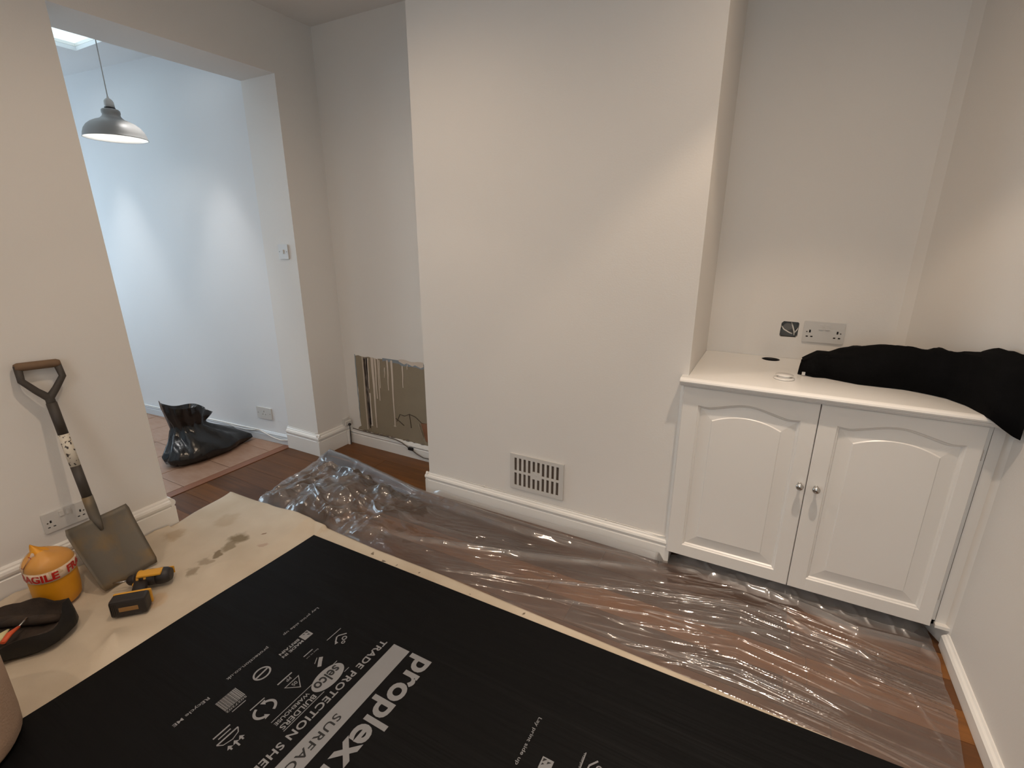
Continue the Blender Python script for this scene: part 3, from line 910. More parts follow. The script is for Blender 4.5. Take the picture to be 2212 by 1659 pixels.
for ox_, oy_, or_ in ((-2.29, .80, .16), (-2.38, .58, .13), (-2.25, .42, .24), (-2.10, .74, .15), (-1.86, .10, .26)):
    out = out * np.clip((np.hypot(Xd - ox_, Yd - oy_) - or_) / .08, 0, 1)
strip_ = np.clip((Yd - SHY1 + .02) / .02, 0, 1) * (Xd > SHX0)
edge = np.clip((far(Xd) - Yd) / .012, 0, 1)
Zd = .005 + wr * out * (1 - .75 * strip_) * (.25 + .75 * edge)
rise = np.clip((-2.50 - Xd) / .05, 0, 1) * (Yd < 1.08) * .012
Zd = Zd + rise
tag(grid_mesh('dust_sheet', Xd, Yd, Zd, M['canvas'], solid=.002), 'creased beige cotton dust sheet with dirt marks spread on the floor', 'dust sheet')

# ------------------------------------------------------------------ black printed protection sheet
def sheet_mat():
    m = mat('black_fluted_plastic', srgb(9, 9, 10), 0.55, var=0.12, vscale=3, stretch=(.6, 6, 1), spec=.12)
    nt = m.node_tree
    p = nt.nodes['Principled BSDF']
    N, L = nt.nodes.new, nt.links.new
    geo = N('ShaderNodeNewGeometry')
    mp = N('ShaderNodeMapping'); mp.inputs['Scale'].default_value = (.35, 9, 1)
    L(geo.outputs['Position'], mp.inputs[0])
    n = N('ShaderNodeTexNoise'); n.inputs['Scale'].default_value = 1.6; n.inputs['Detail'].default_value = 5
    L(mp.outputs[0], n.inputs[0])
    b_ = N('ShaderNodeBump'); b_.inputs['Strength'].default_value = .35; b_.inputs['Distance'].default_value = .02
    L(n.outputs[0], b_.inputs['Height']); L(b_.outputs[0], p.inputs['Normal'])
    return m


ZS = 0.0155
bs = thing('protection_sheet', (-.64, .79, .0115), 'large black printed floor protection sheet laid over the dust sheet', 'protection sheet')
rn = random.Random(5)
pts = [(SHX0 + .003 * math.sin(t * 9), SHY0 + (SHY1 - SHY0) * t) for t in np.linspace(0, 1, 16)] + [(SHX1, SHY1 + .012), (SHX1, SHY0)]
b = MB(); b.extrude(pts, xy, ZS - .004, ZS); b.build('sheet', sheet_mat(), bs)
M['print'] = mat('grey_print_ink', srgb(128, 129, 132), 0.6, var=.04, vscale=30)
M['knock'] = mat('black_print_gap', srgb(9, 9, 10), 0.55, var=.05, vscale=30)


def text_geo(s, bold=0.0, spacing=1.0):
    cu = bpy.data.curves.new('lettering', 'FONT')
    cu.body = s
    cu.size = 1.0
    cu.offset = bold
    cu.space_character = spacing
    cu.resolution_u = 4
    o = bpy.data.objects.new('lettering', cu)
    COL.objects.link(o)
    dg = bpy.context.evaluated_depsgraph_get()
    dg.update()
    me = o.evaluated_get(dg).to_mesh()
    v = [(p.co.x, p.co.y) for p in me.vertices]
    f = [tuple(q.vertices) for q in me.polygons]
    o.evaluated_get(dg).to_mesh_clear()
    bpy.data.objects.remove(o)
    bpy.data.curves.remove(cu)
    return v, f


PRINTS = []


def put(verts, faces, name, m=None, z=.0004):
    b_ = MB(); b_.add([(x, y, ZS + z) for x, y in verts], faces)
    o = b_.build(name, m or M['print'], bs, fix=False)
    PRINTS.append(o)
    return o


def ptext(s, X0, X1, Y0, Y1, bold=0.01, m=None, z=.0004, spacing=1.0):
    """lettering read towards -Y with its tops towards +X, fitted in the box"""
    v, f = text_geo(s, bold, spacing)
    a = np.array(v)
    lo, hi = a.min(0), a.max(0)
    q = (a - lo) / (hi - lo)
    put([(X0 + (X1 - X0) * t[1], Y0 + (Y1 - Y0) * t[0]) for t in q], f, 'print_lettering', m, z)


def poly2(name, pts, m=None, z=.0004):
    put(pts, [tuple(range(len(pts)))], name, m, z)


def band(pts, w, name='print_icon', closed=False, m=None, z=.0004):
    P = [Vector((p[0], p[1])) for p in pts]
    n = len(P)
    L_, R_ = [], []
    for i in range(n):
        if closed: t = P[(i + 1) % n] - P[i - 1]
        else: t = P[min(i + 1, n - 1)] - P[max(i - 1, 0)]
        t.normalize()
        nn = Vector((-t.y, t.x)) * w / 2
        L_.append(P[i] + nn); R_.append(P[i] - nn)
    vs = [tuple(p) for p in L_ + R_]
    fs = [(i, (i + 1) % n, n + (i + 1) % n, n + i) for i in range(n if closed else n - 1)]
    put(vs, fs, name, m, z)


rect = lambda X0, X1, Y0, Y1: [(X0, Y0), (X1, Y0), (X1, Y1), (X0, Y1)]
ptext('proplex', -.957, -.845, 1.043, .641, .028)
poly2('print_icon', rect(-.930, -.862, .628, .585))
poly2('print_bar', rect(-1.040, -.969, 1.042, .43))
ptext('SURFACE', -1.017, -.990, .752, .535, .012, M['knock'], .0007, 1.1)
ptext('TRADE PROTECTION SHEET', -1.0915, -1.066, 1.037, .492, .022, None, .0004, 1.08)
poly2('print_logo', circ(-1.140, .831, .036, .061, 36))
ptext('selco', -1.160, -1.120, .876, .782, .02, M['knock'], .0007)
ptext('BUILDERS', -1.132, -1.1135, .763, .638, .018)
ptext('WAREHOUSE', -1.1545, -1.1415, .759, .637, .018)
for xx in (-1.1085, -1.1645):
    band([(xx, .787), (xx, .636)], .0025, 'print_logo'); band([(xx, .892), (xx, .872)], .0025, 'print_logo')
ptext('Lay print side up', -1.434, -1.4195, 1.037, .880, .008)
poly2('print_logo', rect(-1.370, -1.336, .937, .901))
for tri in ([(-1.366, .933), (-1.355, .933), (-1.366, .922)], [(-1.341, .930), (-1.352, .921), (-1.352, .929)], [(-1.366, .912), (-1.358, .918), (-1.364, .920)]):
    poly2('print_logo', tri, M['knock'], .0007)
ptext('MADE IN', -1.3475, -1.3355, .896, .811, .03)
ptext('BRITAIN', -1.3655, -1.3535, .893, .813, .03)
ptext('protection.co.uk', -1.436, -1.419, .817, .664, .008)
ptext('REcycle ME', -1.4225, -1.4065, .597, .489, .01)
# round logo
band(circ(-1.347, .736, .0225, .0265, 30), .006, 'print_logo', True)
band([(-1.350, .758), (-1.345, .712)], .006, 'print_logo')
# footprint-and-chevron icon
band([(-1.266, 1.004), (-1.266, .938)], .003)
band([(-1.228, .997), (-1.246, .975), (-1.247, .967), (-1.232, .947)], .005)
poly2('print_icon', [(-1.222, .951), (-1.238, .952), (-1.226, .938)])
band(circ(-1.219, .977, .007, .008, 16), .004, 'print_icon', True); band(circ(-1.208, .961, .005, .006, 14), .0035, 'print_icon', True)
# cutter icon
band([(-1.226, .877), (-1.212, .860), (-1.199, .846)], .013)
band([(-1.236, .868), (-1.222, .846)], .0025)
ptext('Easy to cut', -1.268, -1.261, .897, .847, .005); band([(-1.2795, .886), (-1.2795, .848)], .004)
# recycling triangle
band([(-1.232, .788), (-1.190, .762), (-1.231, .735)], .0055, 'print_icon', True)
ptext('05', -1.224, -1.211, .770, .753, .01); ptext('PP', -1.256, -1.243, .771, .754, .01); band([(-1.262, .786), (-1.262, .731)], .005)
# barcode
rb_ = random.Random(11)
yy_ = .659
while yy_ > .594:
    wd = rb_.choice((.0008, .0012, .0018, .0024))
    poly2('print_barcode', rect(-1.374, -1.322, yy_, yy_ - wd)); yy_ -= wd + rb_.choice((.0008, .0012, .0016))
ptext('5027202', -1.319, -1.311, .658, .592, .01); band([(-1.302, .647), (-1.302, .602)], .003)
# two recycling arrows
for a0 in (25, 205):
    arc = [(-1.221 + .025 * math.cos(R(a0 + t)), .656 + .033 * math.sin(R(a0 + t))) for t in np.linspace(0, 125, 14)]
    band(arc, .0085)
    e, d_ = Vector(arc[-1]), (Vector(arc[-1]) - Vector(arc[-2])).normalized()
    nn = Vector((-d_.y, d_.x))
    poly2('print_icon', [tuple(e + nn * .010), tuple(e - nn * .010), tuple(e + d_ * .015)])
band([(-1.2575, .681), (-1.2575, .631)], .004)
# breathing layer icon
lens = [(-1.241, .581), (-1.226, .572), (-1.219, .55), (-1.226, .526), (-1.241, .516)]
band(lens, .003); band([(-1.241, .581), (-1.241, .516)], .005)
band([(-1.2545, .567), (-1.2545, .529)], .004); band([(-1.2685, .574), (-1.2685, .522)], .005)
for yk_ in (.566, .549, .531):
    band([(-1.184 if yk_ == .549 else -1.192, yk_), (-1.204, yk_)], .005)
    poly2('print_icon', [(-1.200, yk_ + .009), (-1.200, yk_ - .009), (-1.212, yk_)])
# the pattern repeats along the sheet
for o in list(PRINTS):
    c = o.copy(); c.location.x += .969; COL.objects.link(c)
    if c.location.x > 0 and False: pass
ptext('Waterproof', -.304, -.296, 1.002, .945, .006)

# ------------------------------------------------------------------ clear polythene sheet
def poly_mat():
    m = bpy.data.materials.new('clear_polythene')
    m.use_nodes = True
    nt = m.node_tree
    N, L = nt.nodes.new, nt.links.new
    nt.nodes.remove(nt.nodes['Principled BSDF'])
    tr = N('ShaderNodeBsdfTransparent'); tr.inputs[0].default_value = (.95, .95, .95, 1)
    gl = N('ShaderNodeBsdfGlossy'); gl.inputs['Roughness'].default_value = .10; gl.inputs[0].default_value = (1, 1, 1, 1)
    df = N('ShaderNodeBsdfDiffuse'); df.inputs[0].default_value = (.8, .8, .8, 1)
    tl = N('ShaderNodeBsdfTranslucent'); tl.inputs[0].default_value = (.8, .8, .8, 1)
    dm = N('ShaderNodeMixShader'); dm.inputs[0].default_value = .35
    L(df.outputs[0], dm.inputs[1]); L(tl.outputs[0], dm.inputs[2])
    geo = N('ShaderNodeNewGeometry')
    mp = N('ShaderNodeMapping'); mp.inputs['Scale'].default_value = (1.3, 6, 6); mp.inputs['Rotation'].default_value = (0, 0, R(-10))
    L(geo.outputs['Position'], mp.inputs[0])
    n = N('ShaderNodeTexNoise'); n.inputs['Scale'].default_value = 2.2; n.inputs['Detail'].default_value = 4
    L(mp.outputs[0], n.inputs[0])
    mr = N('ShaderNodeMapRange'); mr.inputs[1].default_value = .35; mr.inputs[2].default_value = .75; mr.inputs[3].default_value = .035; mr.inputs[4].default_value = .10
    L(n.outputs[0], mr.inputs[0])
    atn = N('ShaderNodeAttribute'); atn.attribute_name = 'layer_haze'
    ha = N('ShaderNodeMath'); ha.operation = 'MULTIPLY_ADD'; ha.inputs[1].default_value = .17
    L(atn.outputs['Fac'], ha.inputs[0]); L(mr.outputs[0], ha.inputs[2])
    mr = ha
    mx1 = N('ShaderNodeMixShader')
    L(mr.outputs[0], mx1.inputs[0]); L(tr.outputs[0], mx1.inputs[1]); L(dm.outputs[0], mx1.inputs[2])
    fr = N('ShaderNodeFresnel'); fr.inputs[0].default_value = 1.5
    ml = N('ShaderNodeMath'); ml.operation = 'MULTIPLY_ADD'; ml.inputs[1].default_value = 1.5; ml.inputs[2].default_value = .05; ml.use_clamp = True
    L(fr.outputs[0], ml.inputs[0])
    gl2 = N('ShaderNodeBsdfGlossy'); gl2.inputs['Roughness'].default_value = .38
    mg = N('ShaderNodeMixShader'); mg.inputs[0].default_value = .45
    L(gl.outputs[0], mg.inputs[1]); L(gl2.outputs[0], mg.inputs[2])
    mx2 = N('ShaderNodeMixShader')
    L(ml.outputs[0], mx2.inputs[0]); L(mx1.outputs[0], mx2.inputs[1]); L(mg.outputs[0], mx2.inputs[2])
    L(mx2.outputs[0], nt.nodes['Material Output'].inputs[0])
    return m


nu, nv = 760, 300
U, V = np.meshgrid(np.linspace(0, 1, nu), np.linspace(0, 1, nv))
ybk = lambda x: np.interp(x, [-2.62, -2.5, -2.2, -1.95, -1.68, -1.60, -.32, -.26, .66, .70], [2.06, 2.07, 2.06, 2.03, 1.990, 1.985, 1.985, 2.05, 2.08, 2.0])
yfr = lambda x: np.interp(x, [-2.62, -2.3, -1.0, 0, .3, .7], [1.36, 1.36, 1.35, 1.36, 1.385, 1.40])
xl_ = np.interp(V, [0, .15, .6, .85, 1], [-2.34, -2.40, -2.47, -2.52, -2.535])
xr_ = np.interp(V, [0, .4, .6, .75, 1], [.635, .672, .668, .678, .672])
Xp = xl_ + U * (xr_ - xl_)
Yp = np.maximum(yfr(Xp) + V * (ybk(Xp) - yfr(Xp)), 1.35)
rg = random.Random(21)
tot = np.zeros_like(Xp)
haze = np.zeros_like(Xp)
flow = lambda x: np.where(x < .05, .27 * x, .0135 - .14 * (x - .05))
for k in range(150):
    x0 = rg.uniform(-1.75, .35); ln = rg.uniform(.25, 1.2)
    y0 = rg.uniform(1.38, 1.95) + .0
    am = rg.uniform(.0022, .0095) * (1.2 if x0 > -.5 else .8); wd = rg.uniform(.0022, .006)
    yc = y0 + (1 + rg.gauss(0, .22)) * (flow(Xp) - flow(np.float64(x0))) + .012 * (vnoise(Xp * 5, np.full_like(Xp, k), 9) - .5)
    t = np.clip((Xp - x0) / ln, 0, 1)
    brk = .35 + .9 * vnoise(Xp * 14, np.full_like(Xp, k * 3.3), 17)
    tot = np.maximum(tot, am * np.sin(np.pi * t) ** .6 * brk * np.exp(-np.abs(Yp - yc) / wd))
FOLDS = (([(-1.87, 1.455), (-1.38, 1.592), (-.83, 1.742), (-.26, 1.938)], .020, .020, .85), ([(-1.63, 1.90), (-1.32, 1.905), (-1.05, 1.89), (-.69, 1.917), (-.35, 1.964)], .022, .022, .7),
         ([(-1.17, 1.457), (-.85, 1.565), (-.16, 1.811), (.13, 1.884)], .012, .006, .9), ([(.145, 1.916), (.29, 1.83), (.43, 1.81), (.49, 1.777)], .018, .012, .9),
         ([(.18, 1.578), (.375, 1.51)], .007, .004, .6), ([(.53, 1.79), (.58, 1.64), (.625, 1.487)], .006, .0045, .5), ([(.31, 1.723), (.437, 1.645)], .006, .004, .6),
         ([(-.17, 1.487), (.07, 1.518), (.18, 1.508), (.35, 1.496)], .016, .008, .9), ([(-.23, 1.465), (.07, 1.469), (.45, 1.443)], .010, .005, .6), ([(-.52, 1.704), (-.12, 1.80), (.29, 1.91)], .010, .005, .7),
         ([(-.29, 1.651), (-.10, 1.683), (.21, 1.776)], .012, .006, .8), ([(.21, 2.0), (.44, 1.912), (.64, 1.947), (.67, 1.9)], .030, .022, .9), ([(-.71, 1.511), (-.27, 1.635), (-.05, 1.648)], .010, .005, .6),
         ([(-2.34, 1.455), (-2.29, 1.658), (-2.43, 1.92)], .020, .010, .6), ([(-2.25, 1.504), (-1.92, 1.628), (-1.69, 1.60)], .022, .009, .8), ([(-1.735, 1.40), (-1.70, 1.643), (-1.69, 1.95)], .024, .010, .7), ([(-2.36, 1.69), (-2.2, 1.75), (-1.99, 1.729)], .028, .010, .8),
         ([(-1.12, 1.425), (-.62, 1.532), (-.085, 1.555)], .008, .004, .5), ([(-.99, 1.415), (-.49, 1.46), (-.2, 1.471)], .008, .004, .5), ([(-1.95, 1.85), (-1.75, 1.74), (-1.5, 1.70), (-1.1, 1.75)], .020, .009, .6))
for pl, am, wd, hz in FOLDS:
    best = np.full_like(Xp, 9.0); tt = np.zeros_like(Xp); acc = 0.0
    tl_ = sum(math.dist(pl[i], pl[i + 1]) for i in range(len(pl) - 1))
    wob = .010 * (vnoise(Xp * 9, Yp * 9, int(am * 1e5)) - .5)
    for i in range(len(pl) - 1):
        (ax, ay), (bx, by_) = pl[i], pl[i + 1]
        L2 = (bx - ax) ** 2 + (by_ - ay) ** 2
        t = np.clip(((Xp - ax) * (bx - ax) + (Yp - ay) * (by_ - ay)) / L2, 0, 1)
        d = np.hypot(Xp - ax - t * (bx - ax), Yp - ay - t * (by_ - ay)) + wob
        m_k = d < best
        tt = np.where(m_k, (acc + t * math.sqrt(L2)) / tl_, tt); best = np.minimum(best, d); acc += math.sqrt(L2)
    env = np.sin(np.pi * np.clip(tt, .02, .98)) ** .35
    tot = np.maximum(tot, am * env * np.exp(-(np.abs(best) / wd) ** 1.3))
    haze = np.maximum(haze, hz * env * np.clip(1.6 - np.abs(best) / wd, 0, 1))
# crumpled heap near the opening
cr = np.clip((-1.35 - Xp) / .5, 0, 1) * np.clip((Xp + 2.50) / .15, .15, 1) * np.clip((Yp - 1.42) / .08, 0, 1)
wx, wy = Xp + .06 * vnoise(Xp * 7, Yp * 7, 30), Yp + .06 * vnoise(Xp * 7, Yp * 7, 31)
def facets(n, seed, x0, x1, y0, y1):
    r_ = np.random.RandomState(seed)
    px_, py_ = r_.uniform(x0, x1, n), r_.uniform(y0, y1, n)
    sx_, hz_ = r_.uniform(.6, 1.7, n), r_.uniform(0, 1, n)
    bst = np.full(Xp.shape, 9.0)
    for q in range(n):
        bst = np.minimum(bst, np.hypot((Xp - px_[q]) * sx_[q], (Yp - py_[q]) / sx_[q]) + .035 * hz_[q])
    return bst
fc = facets(46, 5, -2.6, -1.2, 1.4, 2.1) * .42 + facets(150, 6, -2.6, -1.2, 1.4, 2.1) * .30
cru = np.clip(fc - .012, 0, .07) + 0 * ridged(wx * 5 + wy * 2, wy * 5 - wx * 2.5, 12) ** 3 * .055 + ridged(wx * 11 - wy * 4, wy * 12 + wx * 3, 13) ** 3 * .026 + ridged(wx * 24, wy * 24, 19) ** 2 * .006
cr = cr * np.clip((ybk(Xp) - Yp - .09) / .05, 0, 1)
tot = np.maximum(tot, cru * cr)
haze = np.maximum(haze, cr * .35 * vnoise(Xp * 7, Yp * 7, 33))
# folded-over hem along the back edge, running from the reveal to the chimney breast
hem = np.interp(Xp, [-2.53, -2.44, -2.0, -1.6, -1.2, -.6], [.02, .085, .055, .04, .025, .010])
db = ybk(Xp) - Yp
hm = np.exp(-((db - .05) / .034) ** 2)
tot = np.maximum(tot, hem * hm)
haze = np.maximum(haze, np.clip(hem / .05, 0, 1) * hm * .8)
tot += .0022 * ridged(wx * 16 + wy * 6, wy * 34, 14) ** 2 * (.3 + 1.1 * vnoise(Xp * 3, Yp * 5, 15))
# gathered against the cupboard plinth, with extra pale haze lightening the shade under the doors
gat = np.clip((Xp + .30) / .12, 0, 1) * np.clip((.69 - Xp) / .08, 0, 1) * np.clip((Yp - 1.95) / .09, 0, 1)
tot = np.maximum(tot, gat * (.022 + .020 * ridged(Xp * 6, Yp * 9, 61) + .012 * ridged(Xp * 26 + Yp * 9, Yp * 30, 62) ** 2))
haze = np.maximum(haze, gat * 2.2)
# lean on the skirting along the chimney breast
lean = np.clip((.03 - db) / .03, 0, 1) * np.clip((Xp + 1.62) / .1, 0, 1) * (Xp < -.27)
tot = np.maximum(tot, lean * (.022 + .03 * vnoise(Xp * 5, Yp, 16)))
haze = np.maximum(haze, lean * .5)
frontm = np.clip((Yp - far(Xp) + .002) / .035, 0, 1)
Zp = .004 + tot * frontm
Zp = np.where(Yp < far(Xp) + .002, .0022, Zp)
po = grid_mesh('polythene_sheet', Xp, Yp, Zp, poly_mat())
at = po.data.attributes.new('layer_haze', 'FLOAT', 'POINT')
at.data.foreach_set('value', np.ascontiguousarray(np.clip(haze, 0, 2.2).reshape(-1), dtype=np.float32))
tag(po, 'crumpled clear polythene sheet covering the wooden floor by the wall', 'plastic sheet')

# ------------------------------------------------------------------ shovel leaning on the left wall
M['steel'] = mat('rusty_grey_shovel_steel', srgb(104, 98, 88), 0.55, .35, col2=srgb(124, 104, 74), vscale=9, bump=.1, bscale=50, thresh=(.45, .7))
M['dkshaft'] = mat('dark_shaft_plastic', srgb(62, 56, 50), .6, var=.2, vscale=30)
M['grip'] = mat('worn_brown_grip', srgb(112, 88, 66), .7, var=.15, vscale=40)
M['label'] = mat('worn_white_shaft_label', srgb(214, 206, 190), .6, col2=srgb(70, 62, 56), vscale=70, thresh=(.56, .60))
sv = thing('shovel', (-2.29, .785, .012), 'square-mouth shovel with D-handle leaning on the left wall', 'shovel')
P0, P1 = Vector((-2.288, .782, .012)), Vector((-2.447, .766, .262))
vv = (P1 - P0); bl = vv.length; vv.normalize()
uu = Vector((-.11, .993, 0)); uu = (uu - vv * uu.dot(vv)).normalized()
nn_ = uu.cross(vv).normalized()
if nn_.x < 0: nn_ = -nn_
na, nb = 17, 15
top_, bot_ = [], []
for j in range(nb):
    t = j / (nb - 1)
    hw = .1095 + .010 * t
    if t > .93: hw -= .006 * ((t - .93) / .07) ** 2
    if t < .05: hw -= .006 * (1 - t / .05) ** 2
    for i in range(na):
        a = -1 + 2 * i / (na - 1)
        dish = .020 * (abs(a) ** 4) + .006 * math.exp(-(a / .18) ** 2) * t * t
        edge_ = .012 * (t ** 6)
        p = P0 + vv * (bl * t) + uu * (hw * a) + nn_ * (dish + edge_ * (abs(a) > -1))
        top_.append(p); bot_.append(p - nn_ * .002)
q_ = [(j * na + i, j * na + i + 1, (j + 1) * na + i + 1, (j + 1) * na + i) for j in range(nb - 1) for i in range(na - 1)]
b = MB(); b.add(top_, q_, True); b.add(bot_, [f[::-1] for f in q_], True)
n0 = na * nb
bd = [i for i in range(na)] + [j * na + na - 1 for j in range(1, nb)] + [(nb - 1) * na + i for i in range(na - 2, -1, -1)] + [j * na for j in range(nb - 2, 0, -1)]
b.add(top_ + bot_, [(bd[k], bd[(k + 1) % len(bd)], n0 + bd[(k + 1) % len(bd)], n0 + bd[k]) for k in range(len(bd))])
b.build('blade', M['steel'], sv)
G = Vector((-2.553, .757, .93))
sh0 = P0 + vv * (bl * .80) + nn_ * .010
S1 = P1 + nn_ * .012
sdir = (G - S1).normalized()
b = MB(); b.tube([sh0, P0 + vv * (bl * .93) + nn_ * .014, S1, S1 + sdir * .05, S1 + sdir * .10], [.006, .014, .0185, .0195, .0190], 14); b.build('socket', M['steel'], sv)
N1 = S1 + sdir * .515
b = MB(); b.tube([S1 + sdir * .095, S1 + sdir * .24], .0178, 14); b.build('shaft', M['dkshaft'], sv)
b = MB(); b.tube([S1 + sdir * .24, S1 + sdir * .38], .0182, 14); b.build('shaft_label', M['label'], sv)
b = MB(); b.tube([S1 + sdir * .38, N1], .0178, 14); b.build('shaft', M['dkshaft'], sv)
hu = Vector((0.02, 1, -.06)).normalized()
ge0, ge1 = G - hu * .058, G + hu * .060
for e in (ge0, ge1):
    sgn = 1 if e is ge1 else -1
    b = MB(); b.tube([N1 - sdir * .03, N1 + sdir * .02, N1 + sdir * .055 + hu * sgn * .030, e - sdir * .055 + hu * sgn * .004, e + sdir * .004], [.017, .0165, .013, .0125, .0135], 12, flat=.8); b.build('handle_arm', M['dkshaft'], sv)
b = MB(); b.tube([ge0 - hu * .010, ge0, ge1, ge1 + hu * .010], [.012, .0165, .0165, .012], 14); b.build('grip', M['grip'], sv)

# ------------------------------------------------------------------ yellow tub wrapped in parcel tape
TX, TY = -2.380, .575
M['yellow'] = mat('yellow_plastic', srgb(226, 158, 28), .45, col2=srgb(214, 140, 22), vscale=6, bump=.06, bscale=18)
M['film'] = mat('cloudy_wrapping_film', srgb(222, 190, 140), .35, var=.1, vscale=20, alpha=.26)
M['tape'] = mat('cream_parcel_tape', srgb(220, 196, 172), .35, var=.05, vscale=20)
M['red'] = mat('red_tape_print', srgb(186, 34, 26), .4, var=.08, vscale=30)
tb = thing('yellow_tub', (TX, TY, 0), 'yellow plastic tub wrapped in red lettered tape beside the shovel blade', 'tub')
prof = [(0, 0.012), (.046, .012), (.060, .015), (.069, .026), (.073, .06), (.074, .12), (.075, .17), (.075, .195), (.071, .212), (.060, .226), (.044, .238), (.026, .248), (.014, .262), (.007, .270), (0, .271)]


def tub_xf(r, a, z, grow=0.0):
    k = max(0, (z - .18) / .09)
    rr = r * (1 + .04 * math.cos(3 * a + 1) + .10 * k * math.cos(2 * a + 2.2)) + grow
    return (TX + rr * math.cos(a) - .018 * k * k, TY + rr * math.sin(a) - .030 * k * k, z + .012 * k * math.cos(a * 2))


nA = 40
b = MB(); b.loft([[tub_xf(r, 2 * math.pi * k / nA, z) for k in range(nA)] for r, z in prof], caps=False); b.build('body', M['yellow'], tb)
b = MB()
rp_ = [(r, z) for r, z in prof if .15 < z < .25]
b.loft([[tub_xf(r, 2 * math.pi * k / nA, z, .0015 + .004 * float(vnoise(k * .6, i * 1.0, 8))) for k in range(nA)] for i, (r, z) in enumerate(rp_)], caps=False); b.build('wrapping_film', M['film'], tb)
TB0, TB1, TR = .146, .190, .0775
b = MB(); b.loft([[tub_xf(TR + e, 2 * math.pi * k / 64, z) for k in range(64)] for z, e in ((TB0, -.001), (TB0 + .001, .0012), (TB1 - .001, .0012), (TB1, -.001))], caps=False); tp = b.build('tape_band', M['tape'], tb)


def wrap_text(s, a_start, a_len, z0, z1, name='tape_lettering'):
    v, f = text_geo(s, .035)
    # subdivide long glyph polys is not needed at this size
    a = np.array(v); lo, hi = a.min(0), a.max(0)
    q = (a - lo) / (hi - lo)
    b_ = MB(); b_.add([tub_xf(TR + .0024, a_start + a_len * t[0], z0 + (z1 - z0) * t[1]) for t in q], f)
    b_.build(name, M['red'], tp, fix=False)


wrap_text('FRAGILE', R(-117), R(116), TB0 + .006, TB1 - .006)
wrap_text('FRAGILE', R(20), R(116), TB0 + .006, TB1 - .006)
wrap_text('FRAGILE', R(157), R(80), TB0 + .006, TB1 - .006)
# second tape strip over the shoulder
b = MB()
stp = []
for t in np.linspace(0, 1, 12):
    a = R(-95) + R(60) * t
    z = .188 + .062 * math.sin(math.pi * t * .62)
    r = float(np.interp(z, [p[1] for p in prof[2:]], [p[0] for p in prof[2:]])) + .004
    stp.append((a, z, r))
b.loft([[tub_xf(r - .0005, a - .13, z - .010, .0), tub_xf(r + .001, a, z, .001), tub_xf(r - .002, a + .13, z + .008, .0)] for a, z, r in stp], caps=False, closed=False); b.build('tape_strip', M['tape'], tb)
for k0 in (3, 7):
    a, z, r = stp[k0]
    b = MB(); b.add([tub_xf(r + .0035, a - .10, z - .006), tub_xf(r + .0035, a + .02, z - .008), tub_xf(r + .0035, a + .10, z + .006), tub_xf(r + .0035, a - .02, z + .009)], [(0, 1, 2, 3)]); b.build('tape_lettering', M['red'], tb)

# ------------------------------------------------------------------ cordless drill lying on its side
M['drill_y'] = mat('yellow_drill_plastic', srgb(216, 158, 52), .45, var=.06, vscale=20)
M['drill_k'] = mat('black_drill_plastic', srgb(40, 36, 36), .5, var=.2, vscale=30)
M['bare'] = mat('bare_steel', (.42, .41, .40), .3, 1.0, var=.05, vscale=40)
DZ = .0145
dr = thing('cordless_drill', (-2.10, .72, DZ), 'yellow and black cordless drill lying on the dust sheet in front of the shovel', 'drill')
A = Vector((.70, .714, 0)); Bv = Vector((-.714, .70, 0))
Do = Vector((-2.062, .690, 0))
DM = Matrix(((A.x, Bv.x, 0, Do.x), (A.y, Bv.y, 0, Do.y), (0, 0, 1, DZ), (0, 0, 0, 1)))


def dpart(mb, name, m, parent=None):
    return mb.xform(DM).build(name, m, parent or dr)


b = MB(); b.box(-.062, .060, -.040, .012, .0, .070, bev=.010); bat = dpart(b, 'battery', M['drill_k'])
b = MB(); b.box(-.030, .034, -.0415, -.0395, .024, .042, bev=.0008); dpart(b, 'battery_label', mat('tan_battery_label', srgb(150, 112, 66), .5, var=.08, vscale=40), bat)
for k in range(4):
    b = MB(); b.box(-.058 + .006 * k, -.055 + .006 * k, -.0412, -.0396, .012, .058); dpart(b, 'rib', M['drill_k'], bat)
b = MB(); b.box(-.066, .062, .013, .026, .004, .066, bev=.006); dpart(b, 'base_plate', M['drill_y'])
b = MB(); b.loft([[(x + .012 - .22 * (y - .02), y, z) for x, z in ((-.022, .020), (.020, .020), (.026, .035), (.020, .050), (-.022, .050), (-.028, .035))] for y in (.024, .06, .10, .128)], caps=True); dpart(b, 'handle', M['drill_k'])
b = MB(); b.box(-.036, -.022, .098, .116, .028, .042, bev=.003); dpart(b, 'trigger', M['drill_y'])


def axial(x0, x1, rs, yc=.142, zc=.036, n=20):
    b_ = MB()
    xs = np.linspace(x0, x1, len(rs))
    b_.loft([[(x, yc + r * math.cos(2 * math.pi * k / n), zc + r * math.sin(2 * math.pi * k / n)) for k in range(n)] for x, r in zip(xs, rs)], caps=True)
    return b_


dpart(axial(-.035, .040, [.029, .0325, .0335, .0335, .032]), 'gear_housing', M['drill_k'])
for xx in (-.020, .006):
    dpart(axial(xx - .005, xx + .005, [.0336, .0346, .0346, .0336]), 'yellow_band', M['drill_y'])
b = MB(); b.box(-.020, .066, .108, .150, .060, .0705, bev=.004); dpart(b, 'side_cover', M['drill_y'])
dpart(axial(.040, .092, [.032, .0335, .033, .031, .024]), 'motor_housing', M['drill_k'])
dpart(axial(-.068, -.034, [.010, .019, .0215, .022, .026]), 'chuck', M['drill_k'])
dpart(axial(-.118, -.066, [.0025, .0035, .0035], n=8), 'drill_bit', M['bare'])
b = MB(); b.box(.050, .094, .170, .176, .020, .052, bev=.002); dpart(b, 'top_cover', M['drill_y'])

